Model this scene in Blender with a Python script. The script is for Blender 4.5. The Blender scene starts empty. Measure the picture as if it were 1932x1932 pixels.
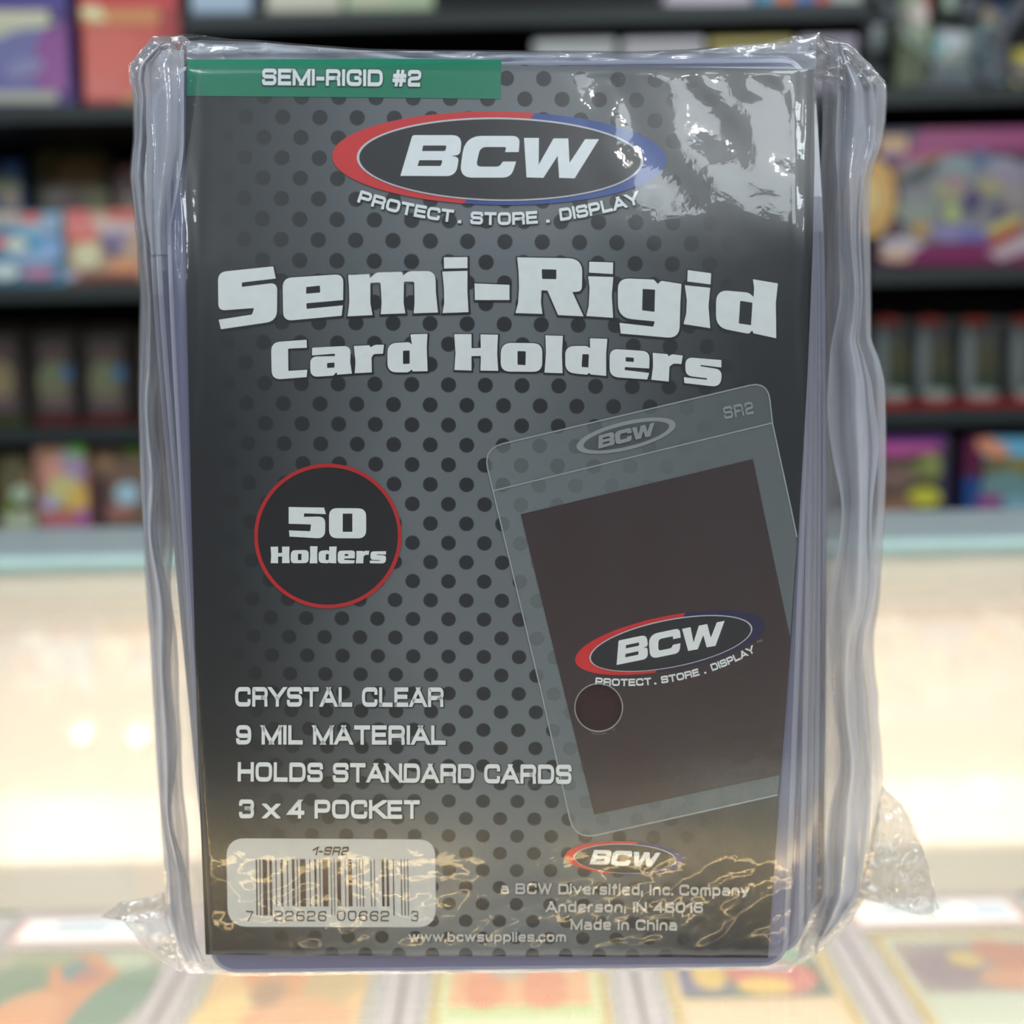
import bpy, bmesh, math, random
from mathutils import Vector, Matrix, noise
from mathutils.geometry import tessellate_polygon

# ------------------------------------------------------------------ scene, camera, world, exposure
SC = bpy.context.scene
COL = SC.collection
R = math.radians
SC.view_settings.view_transform = 'Standard'
SC.view_settings.look = 'None'
SC.view_settings.gamma = 1.0
SC.view_settings.use_curve_mapping = False
SC.view_settings.exposure = -0.2
SC.cycles.use_denoising = True
SC.cycles.max_bounces = 6
SC.cycles.diffuse_bounces = 2
SC.cycles.use_adaptive_sampling = True
SC.cycles.adaptive_threshold = 0.045
SC.cycles.glossy_bounces = 3
SC.cycles.transmission_bounces = 4
SC.cycles.transparent_max_bounces = 20
SC.cycles.caustics_reflective = False
SC.cycles.caustics_refractive = False
SC.cycles.sample_clamp_indirect = 3.0

FPX = 1896.0                     # focal length in pixels of the 1932 frame
PITCH, ROLL = R(7.0), R(1.15)
CAM = Vector((0.0, -0.140, 0.0862))
fwd = Vector((0, math.cos(PITCH), -math.sin(PITCH)))
up0 = Vector((0, math.sin(PITCH), math.cos(PITCH)))
rt0 = Vector((1, 0, 0))
rt = rt0 * math.cos(ROLL) - up0 * math.sin(ROLL)
upv = up0 * math.cos(ROLL) + rt0 * math.sin(ROLL)
cam_d = bpy.data.cameras.new('camera')
cam = bpy.data.objects.new('camera', cam_d)
COL.objects.link(cam)
m = Matrix((rt, upv, -fwd)).transposed().to_4x4()
m.translation = CAM
cam.matrix_world = m
cam_d.sensor_width = 36.0
cam_d.lens = 36.0 * FPX / 1932.0
cam_d.clip_start = 0.005
cam_d.clip_end = 50
cam_d.dof.use_dof = True
cam_d.dof.focus_distance = 0.139
cam_d.dof.aperture_fstop = 12.0
SC.camera = cam

W = bpy.data.worlds.new('world'); SC.world = W
W.use_nodes = True
W.node_tree.nodes['Background'].inputs[0].default_value = (0.75, 0.87, 1.0, 1)
W.node_tree.nodes['Background'].inputs[1].default_value = 0.05

def add_area(name, loc, target, sx, sy, power, col):
    l = bpy.data.lights.new(name, 'AREA'); l.shape = 'RECTANGLE'
    l.size, l.size_y, l.energy, l.color = sx, sy, power, col
    o = bpy.data.objects.new(name, l); COL.objects.link(o)
    o.location = loc
    d = Vector(target) - Vector(loc)
    o.rotation_euler = d.to_track_quat('-Z', 'Y').to_euler()
    return o
COOL = (0.86, 0.95, 1.0)
WARM = (1.0, 0.84, 0.70)
CEIL = 1.75
# ceiling panels of the shop, the two strongest added as frontal fill: (x, y, size x, size y, power)
PANELS = [(-0.9, -0.9, 0.6, 1.2, 22), (0.9, -0.9, 0.6, 1.2, 22), (-2.4, -3.0, 0.6, 1.2, 60),
          (1.0, -2.9, 0.8, 1.3, 28), (2.4, -3.0, 0.6, 1.2, 60), (-2.4, -5.4, 0.6, 1.2, 40)]
for i, (x, y, sx, sy, pw) in enumerate(PANELS):
    add_area('ceiling_lamp', (x, y, CEIL - 0.02), (x, y, 0), sx, sy, pw, COOL)
# small accent spots behind the viewer: they give the pin-point glints on the film
for x, y in ((0.95, -2.35), (0.42, -2.15)):
    add_area('accent_lamp', (x, y, CEIL - 0.05), (x * .4, 0, 0.1), 0.07, 0.07, 3.0, (1, .96, .9))
# warm light bar inside the showcase, under its front rim
CASE_BAR = (0.0, -0.24, -0.035)
add_area('case_lamp_and_fill', (0, -0.050, -0.030), (0, 0.10, -0.30), 1.9, 0.02, 12.0, WARM)
add_area('case_lamp_and_fill', (0, 0.330, -0.012), (0, 0.352, -0.25), 1.9, 0.01, 0.4, WARM)
add_area('case_lamp_and_fill', (0, -0.045, -0.150), (0, 0.39, -0.26), 1.9, 0.02, 3.2, WARM)  # added fill below the shelf, brightens the lower back panel

# ------------------------------------------------------------------ pixel rays and the bulged front plane
def ray(px, py):
    return (fwd + rt * ((px - 966.0) / FPX) - upv * ((py - 966.0) / FPX))
def at(px, py, Y):
    d = ray(px, py)
    return CAM + d * ((Y - CAM.y) / d.y)
def atz(px, py, Z):
    d = ray(px, py)
    return CAM + d * ((Z - CAM.z) / d.z)
_BZ = [-0.0045, 0.0027, 0.0327, 0.0697, 0.1040, 0.1299, 0.136]
_BY = [0.0016, 0.0009, -0.0008, -0.0023, -0.0025, 0.0009, 0.0019]
def interp(xs, ys, x):
    if x <= xs[0]: return ys[0]
    if x >= xs[-1]: return ys[-1]
    for i in range(len(xs) - 1):
        if x <= xs[i + 1]:
            t = (x - xs[i]) / (xs[i + 1] - xs[i])
            # Catmull-Rom through the neighbours
            p0 = ys[max(i - 1, 0)]; p1 = ys[i]; p2 = ys[i + 1]; p3 = ys[min(i + 2, len(ys) - 1)]
            return 0.5 * (2 * p1 + (p2 - p0) * t + (2 * p0 - 5 * p1 + 4 * p2 - p3) * t * t + (3 * p1 - p0 - 3 * p2 + p3) * t ** 3)
def lin(xs, ys, x):
    if x <= xs[0]: return ys[0]
    for i in range(len(xs) - 1):
        if x <= xs[i + 1]:
            return ys[i] + (ys[i + 1] - ys[i]) * (x - xs[i]) / (xs[i + 1] - xs[i])
    return ys[-1]
def surf_y(z):
    return interp(_BZ, _BY, z)
def onlabel(px, py, off=0.0):
    Y = 0.0
    for _ in range(6):
        p = at(px, py, Y); Y = surf_y(p.z)
    p = at(px, py, Y); p.y -= off
    return p

# ------------------------------------------------------------------ materials
def s2l(c):
    c = c / 255.0
    return c / 12.92 if c <= 0.04045 else ((c + 0.055) / 1.055) ** 2.4
def rgb(r, g, b): return (s2l(r), s2l(g), s2l(b), 1.0)
def new_mat(name):
    mt = bpy.data.materials.new(name); mt.use_nodes = True
    nt = mt.node_tree; nt.nodes.clear()
    return mt, nt, nt.nodes.new('ShaderNodeOutputMaterial')
def N(nt, t, **kw):
    n = nt.nodes.new('ShaderNode' + t)
    for k, v in kw.items():
        if k[0] == 'i' and k[1:].isdigit(): n.inputs[int(k[1:])].default_value = v
        else: setattr(n, k, v)
    return n
def solid(name, col, rough=0.5, metal=0.0, var=0.06, scale=60, spec=0.5, bump=0.0, emit=None, es=0):
    mt, nt, out = new_mat(name)
    p = N(nt, 'BsdfPrincipled')
    p.inputs['Roughness'].default_value = rough
    p.inputs['Metallic'].default_value = metal
    p.inputs['Specular IOR Level'].default_value = spec
    tc = N(nt, 'TexCoord'); nz = N(nt, 'TexNoise')
    nz.inputs['Scale'].default_value = scale
    nt.links.new(tc.outputs['Object'], nz.inputs['Vector'])
    mr = N(nt, 'MapRange'); mr.inputs[3].default_value = 1 - var; mr.inputs[4].default_value = 1 + var
    nt.links.new(nz.outputs[0], mr.inputs[0])
    mx = N(nt, 'VectorMath', operation='SCALE'); mx.inputs[0].default_value = col[:3]
    nt.links.new(mr.outputs[0], mx.inputs['Scale'])
    nt.links.new(mx.outputs[0], p.inputs['Base Color'])
    if bump:
        b = N(nt, 'Bump'); b.inputs['Strength'].default_value = bump; b.inputs['Distance'].default_value = 0.001
        nt.links.new(nz.outputs[0], b.inputs['Height']); nt.links.new(b.outputs[0], p.inputs['Normal'])
    if emit:
        p.inputs['Emission Color'].default_value = emit; p.inputs['Emission Strength'].default_value = es
    nt.links.new(p.outputs[0], out.inputs[0])
    return mt
def clear(name, tint=(1, 1, 1, 1), haze=0.0, hazecol=(.8, .8, .8, 1), gloss=1.0, rough=0.03, hnoise=0.0, hscale=40, bump=0.0, bscale=300, transl=0.5, soft=(0.0, 0.3)):
    """thin clear plastic or glass sheet: lets light straight through, reflects by angle, with some milky haze"""
    mt, nt, out = new_mat(name)
    tr = N(nt, 'BsdfTransparent'); tr.inputs[0].default_value = tint
    df = N(nt, 'BsdfDiffuse'); df.inputs[0].default_value = hazecol
    tl = N(nt, 'BsdfTranslucent'); tl.inputs[0].default_value = hazecol
    hz = N(nt, 'MixShader'); hz.inputs[0].default_value = transl
    nt.links.new(df.outputs[0], hz.inputs[1]); nt.links.new(tl.outputs[0], hz.inputs[2])
    m1 = N(nt, 'MixShader'); m1.inputs[0].default_value = haze
    nt.links.new(tr.outputs[0], m1.inputs[1]); nt.links.new(hz.outputs[0], m1.inputs[2])
    tc = N(nt, 'TexCoord')
    if hnoise:
        nz = N(nt, 'TexNoise'); nz.inputs['Scale'].default_value = hscale; nz.inputs['Detail'].default_value = 3
        mp = N(nt, 'Mapping'); mp.inputs['Scale'].default_value = (1, 1, 0.22)
        nt.links.new(tc.outputs['Object'], mp.inputs[0]); nt.links.new(mp.outputs[0], nz.inputs['Vector'])
        mr = N(nt, 'MapRange'); mr.inputs[1].default_value = .32; mr.inputs[2].default_value = .68
        mr.inputs[3].default_value = max(haze - hnoise, 0); mr.inputs[4].default_value = haze + hnoise
        nt.links.new(nz.outputs[0], mr.inputs[0]); nt.links.new(mr.outputs[0], m1.inputs[0])
    gl = N(nt, 'BsdfGlossy'); gl.inputs['Roughness'].default_value = rough
    g2 = N(nt, 'BsdfGlossy'); g2.inputs['Roughness'].default_value = soft[1]
    gm = N(nt, 'MixShader'); gm.inputs[0].default_value = soft[0]
    nt.links.new(gl.outputs[0], gm.inputs[1]); nt.links.new(g2.outputs[0], gm.inputs[2])
    fr = N(nt, 'LayerWeight')            # same reflectance from either side of the thin sheet
    pw = N(nt, 'Math', operation='POWER'); pw.inputs[1].default_value = 4.5
    nt.links.new(fr.outputs['Facing'], pw.inputs[0])
    mu = N(nt, 'Math', operation='MULTIPLY_ADD', use_clamp=True); mu.inputs[1].default_value = .75; mu.inputs[2].default_value = .055 * gloss
    nt.links.new(pw.outputs[0], mu.inputs[0])
    m2 = N(nt, 'MixShader'); nt.links.new(mu.outputs[0], m2.inputs[0])
    nt.links.new(m1.outputs[0], m2.inputs[1]); nt.links.new(gm.outputs[0], m2.inputs[2])
    if bump:
        nb = N(nt, 'TexNoise'); nb.inputs['Scale'].default_value = bscale; nb.inputs['Detail'].default_value = 3
        nt.links.new(tc.outputs['Object'], nb.inputs['Vector'])
        b = N(nt, 'Bump'); b.inputs['Strength'].default_value = bump; b.inputs['Distance'].default_value = 0.0004
        nt.links.new(nb.outputs[0], b.inputs['Height'])
        for n in (gl, df): nt.links.new(b.outputs[0], n.inputs['Normal'])
        nt.links.new(b.outputs[0], fr.inputs['Normal'])
    nt.links.new(m2.outputs[0], out.inputs[0])
    return mt
def ink_mat(name, rough=0.32, alpha=1.0, spec=0.45, gain=1.0):
    """printed ink whose flat colour is stored per face"""
    mt, nt, out = new_mat(name)
    at_ = N(nt, 'Attribute', attribute_name='ink')
    tc = N(nt, 'TexCoord'); nz = N(nt, 'TexNoise'); nz.inputs['Scale'].default_value = 900
    nt.links.new(tc.outputs['Object'], nz.inputs['Vector'])
    mr = N(nt, 'MapRange'); mr.inputs[3].default_value = 0.93 * gain; mr.inputs[4].default_value = 1.07 * gain
    nt.links.new(nz.outputs[0], mr.inputs[0])
    mx = N(nt, 'VectorMath', operation='SCALE')
    nt.links.new(at_.outputs['Color'], mx.inputs[0]); nt.links.new(mr.outputs[0], mx.inputs['Scale'])
    p = N(nt, 'BsdfPrincipled'); p.inputs['Roughness'].default_value = rough
    p.inputs['Specular IOR Level'].default_value = spec
    nt.links.new(mx.outputs[0], p.inputs['Base Color'])
    if alpha < 1:
        tr = N(nt, 'BsdfTransparent'); ms = N(nt, 'MixShader'); ms.inputs[0].default_value = alpha
        nt.links.new(tr.outputs[0], ms.inputs[1]); nt.links.new(p.outputs[0], ms.inputs[2])
        nt.links.new(ms.outputs[0], out.inputs[0])
    else:
        nt.links.new(p.outputs[0], out.inputs[0])
    return mt
INK = ink_mat('printed_ink')
INK_SHEER = ink_mat('sheer_printed_ink', alpha=0.36)
INK_SHEER2 = ink_mat('fainter_printed_ink', alpha=0.22)
INK_GLOSS = ink_mat('glossy_printed_ink', rough=0.25)

INK_BOX = ink_mat('carton_ink', rough=0.3, gain=1.45)
# ------------------------------------------------------------------ object helpers
def link(o, parent=None):
    COL.objects.link(o)
    if parent is not None: o.parent = parent
    return o
def tag(o, label=None, cat=None, group=None, kind=None):
    if label: o['label'] = label
    if cat: o['category'] = cat
    if group: o['group'] = group
    if kind: o['kind'] = kind
    return o
def empty(name, loc=(0, 0, 0), label=None, cat=None, group=None):
    o = bpy.data.objects.new(name, None); o.empty_display_size = 0.01
    o.location = loc
    link(o); tag(o, label, cat, group)
    return o
def wloc(o):
    v = Vector()
    while o is not None:
        v = v + Vector(o.location); o = o.parent
    return v
def mesh_obj(name, bm, mat, parent=None, smooth=False):
    """vertices are given in world coordinates (nothing above a part is rotated)"""
    if parent is not None: org = wloc(parent); loc = Vector()
    else:
        xs = [v.co for v in bm.verts]
        org = Vector(((min(c.x for c in xs) + max(c.x for c in xs)) / 2, (min(c.y for c in xs) + max(c.y for c in xs)) / 2, min(c.z for c in xs)))
        loc = org.copy()
    for v in bm.verts: v.co -= org
    me = bpy.data.meshes.new(name)
    bm.to_mesh(me); bm.free()
    for mm in (mat if isinstance(mat, (list, tuple)) else [mat]): me.materials.append(mm)
    if smooth: me.shade_smooth()
    o = bpy.data.objects.new(name, me)
    link(o, parent); o.location = loc
    return o
def box_bm(bm, x0, x1, y0, y1, z0, z1, bevel=0.0, seg=1, mat=0):
    g = bmesh.ops.create_cube(bm, size=1.0)
    vs = g['verts']
    for v in vs:
        v.co = Vector(((x0 + x1) / 2 + v.co.x * (x1 - x0), (y0 + y1) / 2 + v.co.y * (y1 - y0), (z0 + z1) / 2 + v.co.z * (z1 - z0)))
    fs = list({f for v in vs for f in v.link_faces})
    for f in fs: f.material_index = mat
    if bevel:
        es = list({e for v in vs for e in v.link_edges})
        bmesh.ops.bevel(bm, geom=es, offset=bevel, segments=seg, affect='EDGES', profile=0.5)
    return vs
def tube_bm(bm, pts, r, n=8):
    """round tube along a list of points"""
    rings = []
    for i, p in enumerate(pts):
        a = pts[max(i - 1, 0)]; b = pts[min(i + 1, len(pts) - 1)]
        d = (Vector(b) - Vector(a)).normalized()
        u = d.orthogonal().normalized(); w = d.cross(u)
        if rings:
            u = (pu - d * pu.dot(d)).normalized(); w = d.cross(u)
        pu = u
        rings.append([bm.verts.new(Vector(p) + (u * math.cos(k * 2 * math.pi / n) + w * math.sin(k * 2 * math.pi / n)) * r) for k in range(n)])
    for a, b in zip(rings, rings[1:]):
        for k in range(n): bm.faces.new((a[k], a[(k + 1) % n], b[(k + 1) % n], b[k]))
    bm.faces.new(rings[0][::-1]); bm.faces.new(rings[-1])

# ---- 2D shapes in photo pixels
def rnd(pts, n=5):
    """polygon with (x, y) or (x, y, radius) corners -> list of (x, y)"""
    out = []
    L = len(pts)
    for i, p in enumerate(pts):
        if len(p) < 3 or p[2] <= 0:
            out.append((p[0], p[1])); continue
        a = Vector(pts[i - 1][:2]); b = Vector(p[:2]); c = Vector(pts[(i + 1) % L][:2])
        u = a - b; v = c - b
        r = min(p[2], u.length * 0.49, v.length * 0.49)
        u = u.normalized() * r; v = v.normalized() * r
        for k in range(n + 1):
            t = k / n
            q = (b + u) * (1 - t) ** 2 + b * 2 * t * (1 - t) * 0.9 + (b + v) * t * t
            w = (1 - t) ** 2 + 2 * t * (1 - t) * 0.9 + t * t
            out.append((q.x / w, q.y / w))
    return out
def ell(cx, cy, rx, ry, rot=0, n=48, a0=0, a1=360):
    c, s = math.cos(R(rot)), math.sin(R(rot))
    o = []
    k = n if abs(a1 - a0) >= 360 else n + 1
    for i in range(k):
        t = R(a0 + (a1 - a0) * i / n)
        x, y = rx * math.cos(t), ry * math.sin(t)
        o.append((cx + x * c - y * s, cy + x * s + y * c))
    return o
def grow(poly, d):
    """offset a closed 2D outline outward by d"""
    area = sum(poly[i - 1][0] * poly[i][1] - poly[i][0] * poly[i - 1][1] for i in range(len(poly)))
    s = 1 if area > 0 else -1
    out = []
    for i in range(len(poly)):
        a, b, c = Vector(poly[i - 1]), Vector(poly[i]), Vector(poly[(i + 1) % len(poly)])
        u = b - a; v = c - b
        if u.length < 1e-6 or v.length < 1e-6:
            out.append(tuple(b)); continue
        n1 = Vector((u.y, -u.x)).normalized(); n2 = Vector((v.y, -v.x)).normalized()
        m_ = (n1 + n2)
        if m_.length < 1e-3: m_ = n1
        m_ = m_.normalized()
        k = min(1 / max(m_.dot(n1), 0.4), 2.0)
        out.append(tuple(b + m_ * d * s * k))
    return out
def flat_print(name, items, mapf, mat, parent, step=36):
    """items: (outer polygon, [holes], colour) in photo pixels -> one mesh of flat print laid on a surface by mapf"""
    bm = bmesh.new()
    lay = bm.loops.layers.float_color.new('ink')
    for outer, holes, colr in items:
        loops = [[Vector((x, y, 0)) for x, y in outer]] + [[Vector((x, y, 0)) for x, y in h] for h in holes]
        tris = tessellate_polygon(loops)
        vs = [bm.verts.new(v) for lp in loops for v in lp]
        for t in tris:
            try: f = bm.faces.new([vs[i] for i in t])
            except ValueError: continue
            for l in f.loops: l[lay] = colr
    if step:
        ys = [v.co.y for v in bm.verts]
        y = math.ceil(min(ys) / step) * step
        while y < max(ys):
            bmesh.ops.bisect_plane(bm, geom=bm.verts[:] + bm.edges[:] + bm.faces[:], plane_co=(0, y, 0), plane_no=(0, 1, 0))
            y += step
    for v in bm.verts: v.co = mapf(v.co.x, v.co.y)
    bmesh.ops.recalc_face_normals(bm, faces=bm.faces)
    for f in bm.faces:
        if f.normal.y > 0 and abs(f.normal.y) > abs(f.normal.z): f.normal_flip()
        elif abs(f.normal.z) >= abs(f.normal.y) and f.normal.z < 0: f.normal_flip()
    return mesh_obj(name, bm, mat, parent)

# ------------------------------------------------------------------ stroke lettering (squarish wide sans)
# centre-line paths in a unit box; 'P' = path with rounded corners, 'L' = straight stroke clipped to the line height
U = {
 'A': (1.0, [('L', 0, 0, .5, 1), ('L', .5, 1, 1, 0), ('H', .2, .26, .8, .26)]),
 'B': (.92, [('P', 0, 0, 0, 1, .95, 1, .95, .53, 0, .53), ('P', 0, .53, 1, .53, 1, 0, 0, 0)]),
 'C': (.92, [('P', 1, .68, 1, 1, 0, 1, 0, 0, 1, 0, 1, .32)]),
 'D': (.95, [('P', 0, 0, 0, 1, 1, 1, 1, 0, 0, 0)]),
 'E': (.8, [('V', 0, 0, 0, 1), ('H', 0, 1, 1, 1), ('H', 0, .52, .92, .52), ('H', 0, 0, 1, 0)]),
 'G': (.95, [('P', 1, .7, 1, 1, 0, 1, 0, 0, 1, 0, 1, .48, .55, .48)]),
 'H': (.93, [('V', 0, 0, 0, 1), ('V', 1, 0, 1, 1), ('H', 0, .52, 1, .52)]),
 'I': (0, [('V', 0, 0, 0, 1)]),
 'K': (.95, [('V', 0, 0, 0, 1), ('L', .12, .5, .92, 1), ('L', .25, .62, 1, 0)]),
 'L': (.78, [('V', 0, 0, 0, 1), ('H', 0, 0, 1, 0)]),
 'M': (1.15, [('V', 0, 0, 0, 1), ('V', 1, 0, 1, 1), ('L', 0, 1, .5, 0), ('L', .5, 0, 1, 1)]),
 'N': (.95, [('V', 0, 0, 0, 1), ('V', 1, 0, 1, 1), ('L', 0, 1, 1, 0)]),
 'O': (.97, [('O', 0, 0, 1, 1)]),
 'P': (.88, [('P', 0, 0, 0, 1, 1, 1, 1, .4, 0, .4)]),
 'R': (.92, [('P', 0, 0, 0, 1, 1, 1, 1, .45, 0, .45), ('P', .6, .45, .96, .45, .98, 0)]),
 'S': (.9, [('P', 1, .72, 1, 1, 0, 1, 0, .52, 1, .52, 1, 0, 0, 0, 0, .28)]),
 'T': (.88, [('H', 0, 1, 1, 1), ('V', .5, 0, .5, 1)]),
 'W': (1.35, [('L', 0, 1, .25, 0), ('L', .25, 0, .5, 1), ('L', .5, 1, .75, 0), ('L', .75, 0, 1, 1)]),
 'Y': (.95, [('L', 0, 1, .5, .42), ('L', 1, 1, .5, .42), ('V', .5, 0, .5, .45)]),
 '0': (.82, [('O', 0, 0, 1, 1)]),
 '1': (.42, [('V', 1, 0, 1, 1), ('L', 1, 1, 0, .72)]),
 '2': (.82, [('P', 0, .7, 0, 1, 1, 1, 1, .52, 0, .45, 0, 0, 1, 0)]),
 '3': (.82, [('P', 0, .74, 0, 1, 1, 1, 1, .53, .35, .53), ('P', .35, .53, 1, .53, 1, 0, 0, 0, 0, .26)]),
 '4': (.88, [('V', .75, 0, .75, 1), ('L', .72, 1, 0, .25), ('H', 0, .25, 1, .25)]),
 '6': (.82, [('P', 1, .76, 1, 1, 0, 1, 0, 0, 1, 0, 1, .56, 0, .56)]),
 '7': (.8, [('H', 0, 1, 1, 1), ('L', 1, 1, .35, 0)]),
 '9': (.82, [('P', 0, .24, 0, 0, 1, 0, 1, 1, 0, 1, 0, .44, 1, .44)]),
 '#': (.9, [('L', .25, 0, .4, 1), ('L', .65, 0, .8, 1), ('H', .05, .33, .95, .33), ('H', .1, .68, 1, .68)]),
 '-': (.4, [('H', 0, .4, 1, .4)]),
 'a': (.72, [('P', .05, .72, 1, .72, 1, 0), ('P', 1, .4, 0, .4, 0, 0, 1, 0)]),
 'b': (.72, [('V', 0, 0, 0, 1), ('P', 0, .72, 1, .72, 1, 0, 0, 0)]),
 'c': (.66, [('P', 1, .5, 1, .72, 0, .72, 0, 0, 1, 0, 1, .22)]),
 'd': (.72, [('V', 1, 0, 1, 1), ('P', 1, .72, 0, .72, 0, 0, 1, 0)]),
 'e': (.72, [('P', 0, .36, 1, .36, 1, .72, 0, .72, 0, 0, .95, 0, .95, .14)]),
 'f': (.4, [('P', .4, 0, .4, 1, 1, 1), ('H', 0, .72, 1, .72)]),
 'h': (.7, [('V', 0, 0, 0, 1), ('P', 0, .72, 1, .72, 1, 0)]),
 'i': (0, [('V', 0, 0, 0, .66), ('D', 0, 1)]),
 'l': (0, [('V', 0, 0, 0, 1)]),
 'm': (1.05, [('P', 0, 0, 0, .72, 1, .72, 1, 0), ('V', .5, 0, .5, .72)]),
 'n': (.7, [('P', 0, 0, 0, .72, 1, .72, 1, 0)]),
 'o': (.72, [('O', 0, 0, 1, .72)]),
 'p': (.72, [('V', 0, -.3, 0, .7), ('P', 0, .72, 1, .72, 1, 0, 0, 0)]),
 'r': (.45, [('P', 0, 0, 0, .72, 1, .72)]),
 's': (.66, [('P', 1, .56, 1, .72, 0, .72, 0, .37, 1, .37, 1, 0, 0, 0, 0, .16)]),
 'u': (.7, [('P', 0, .72, 0, 0, 1, 0, 1, .72)]),
 'v': (.75, [('l', 0, .72, .5, 0), ('l', .5, 0, 1, .72)]),
 'w': (1.1, [('l', 0, .72, .25, 0), ('l', .25, 0, .5, .72), ('l', .5, .72, .75, 0), ('l', .75, 0, 1, .72)]),
 'x': (.75, [('l', 0, .72, 1, 0), ('l', 0, 0, 1, .72)]),
 'y': (.75, [('l', 0, .72, .5, 0), ('y', 1, .72, .2, -.3)]),
 '.': (0, [('D', 0, 0)]),
 ',': (0, [('D', 0, 0), ('y', 0, .05, -.12, -.22)]),
 ' ': (.3, []),
}
def clip_y(poly, y0, y1):
    for lim, sgn in ((y0, 1), (y1, -1)):
        out = []
        for i in range(len(poly)):
            a, b = poly[i - 1], poly[i]
            ia, ib = (a[1] - lim) * sgn >= 0, (b[1] - lim) * sgn >= 0
            if ia != ib:
                t = (lim - a[1]) / (b[1] - a[1])
                out.append((a[0] + (b[0] - a[0]) * t, lim))
            if ib: out.append(b)
        poly = out
        if not poly: return []
    return poly
def glyph(ch, t, rr=.3):
    """-> (advance width, polygons) with line height 1 and stroke thickness t"""
    w, prims = U[ch]
    xf = lambda x: t / 2 + x * w if w else t / 2
    yf = lambda y: t / 2 + y * (1 - t)
    polys = []
    for p in prims:
        k = p[0]
        if k == 'D':
            x, y = xf(p[1]), yf(p[2]); h = t * .55
            polys.append([(x - h, y - h), (x + h, y - h), (x + h, y + h), (x - h, y + h)])
        elif k in 'HVLly':
            x0, y0, x1, y1 = xf(p[1]), yf(p[2]), xf(p[3]), yf(p[4])
            d = Vector((x1 - x0, y1 - y0)); L_ = d.length; d.normalize()
            n = Vector((-d.y, d.x)) * t / 2
            if k in 'HV': e = t / 2
            else: e = t * 1.2
            if k == 'L' and ch == 'K' and abs(y0 - yf(1)) > .1: e0 = 0
            else: e0 = e
            a = Vector((x0, y0)) - d * e0; b = Vector((x1, y1)) + d * e
            q = [tuple(a - n), tuple(b - n), tuple(b + n), tuple(a + n)]
            if k == 'L':
                lo, hi = (0, 1)
                if ch == 'Y': lo = .40
                if ch == '1': lo = .45
                if ch == '4': lo = yf(.25) - t / 2
                q = clip_y(q, lo, hi)
            elif k == 'l': q = clip_y(q, 0, yf(.72) + t / 2)
            elif k == 'y': q = clip_y(q, yf(-.3), yf(.72) + t / 2)
            if q: polys.append(q)
        else:
            closed = k == 'O'
            if closed:
                x0, y0, x1, y1 = xf(p[1]), yf(p[2]), xf(p[3]), yf(p[4])
                xm = (x0 + x1) / 2
                pts = [(xm, y1), (x1, y1), (x1, y0), (x0, y0), (x0, y1), (xm, y1)]
            else:
                pts = [(xf(p[i]), yf(p[i + 1])) for i in range(1, len(p), 2)]
            c = [Vector(pts[0])]
            for i in range(1, len(pts) - 1):
                a, b, d = Vector(pts[i - 1]), Vector(pts[i]), Vector(pts[i + 1])
                u, v = a - b, d - b
                r = min(rr, u.length * .5, v.length * .5)
                sharp = ch in 'BDPR' and abs(b.x - t / 2) < 1e-4 or (ch == '2' and abs(b.x - t / 2) < 1e-4 and b.y < .3)
                if sharp: r = 0.012
                for q in range(5):
                    s = q / 4
                    c.append((b + u.normalized() * r) * (1 - s) ** 2 + b * 2 * s * (1 - s) + (b + v.normalized() * r) * s * s)
            c.append(Vector(pts[-1]))
            if not closed:
                for idx, nb in ((0, 1), (-1, -2)):
                    d = (c[idx] - c[nb]).normalized()
                    ext = t / 2 if (abs(d.y) > .9 and (c[idx].y < t * .6 or c[idx].y > 1 - t * .6 or ch in 'mnu')) else (t / 2 if abs(d.x) > .9 and ch in 'BDP' else t * .1)
                    c[idx] = c[idx] + d * ext
            Lf, Rt = [], []
            for i in range(len(c)):
                a = c[i - 1] if i > 0 else (c[-2] if closed else c[0])
                b = c[i + 1] if i < len(c) - 1 else (c[1] if closed else c[-1])
                d = (b - a)
                if d.length < 1e-7: continue
                d.normalize(); n = Vector((-d.y, d.x))
                seg = (c[i] - a)
                k2 = 1.0
                if seg.length > 1e-6: k2 = 1 / max(abs(seg.normalized().dot(d)), .72)
                Lf.append(c[i] + n * t / 2 * k2); Rt.append(c[i] - n * t / 2 * k2)
            for i in range(len(Lf) - 1):
                polys.append([tuple(Rt[i]), tuple(Rt[i + 1]), tuple(Lf[i + 1]), tuple(Lf[i])])
    return w + t, polys
def text_polys(s, p0, p1, h, t=.2, gap=.16, slant=0.0, arc=None, rr=.3, fat=0.0):
    """polygons in pixels; text fitted from p0 to p1 (baseline ends), cap height h pixels"""
    x = 0; out = []; adv = []
    for ch in s:
        w, ps = glyph(ch, t, rr)
        adv.append((x, ps)); x += w + gap * (0.6 if ch in '. ' else 1)
    tot = x - gap
    p0, p1 = Vector(p0), Vector(p1)
    d = p1 - p0; sx = d.length / tot; d.normalize(); n = Vector((d.y, -d.x))
    for x0, ps in adv:
        for q in ps:
            o = []
            for (a, b) in q:
                if arc is None:
                    v = p0 + d * ((x0 + a) * sx + b * slant * h) + n * b * h
                else:
                    xc = p0.x + (x0 + a) * sx
                    yy, sl = arc(xc)
                    v = Vector((xc, yy)) + Vector((sl, -1)).normalized() * b * h
                o.append(tuple(v))
            out.append(grow(o, fat) if fat else o)
    return out

# ================================================================== THE PACK
LIGHT = rgb(236, 243, 245)
DARKP = rgb(38, 40, 43)
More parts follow.
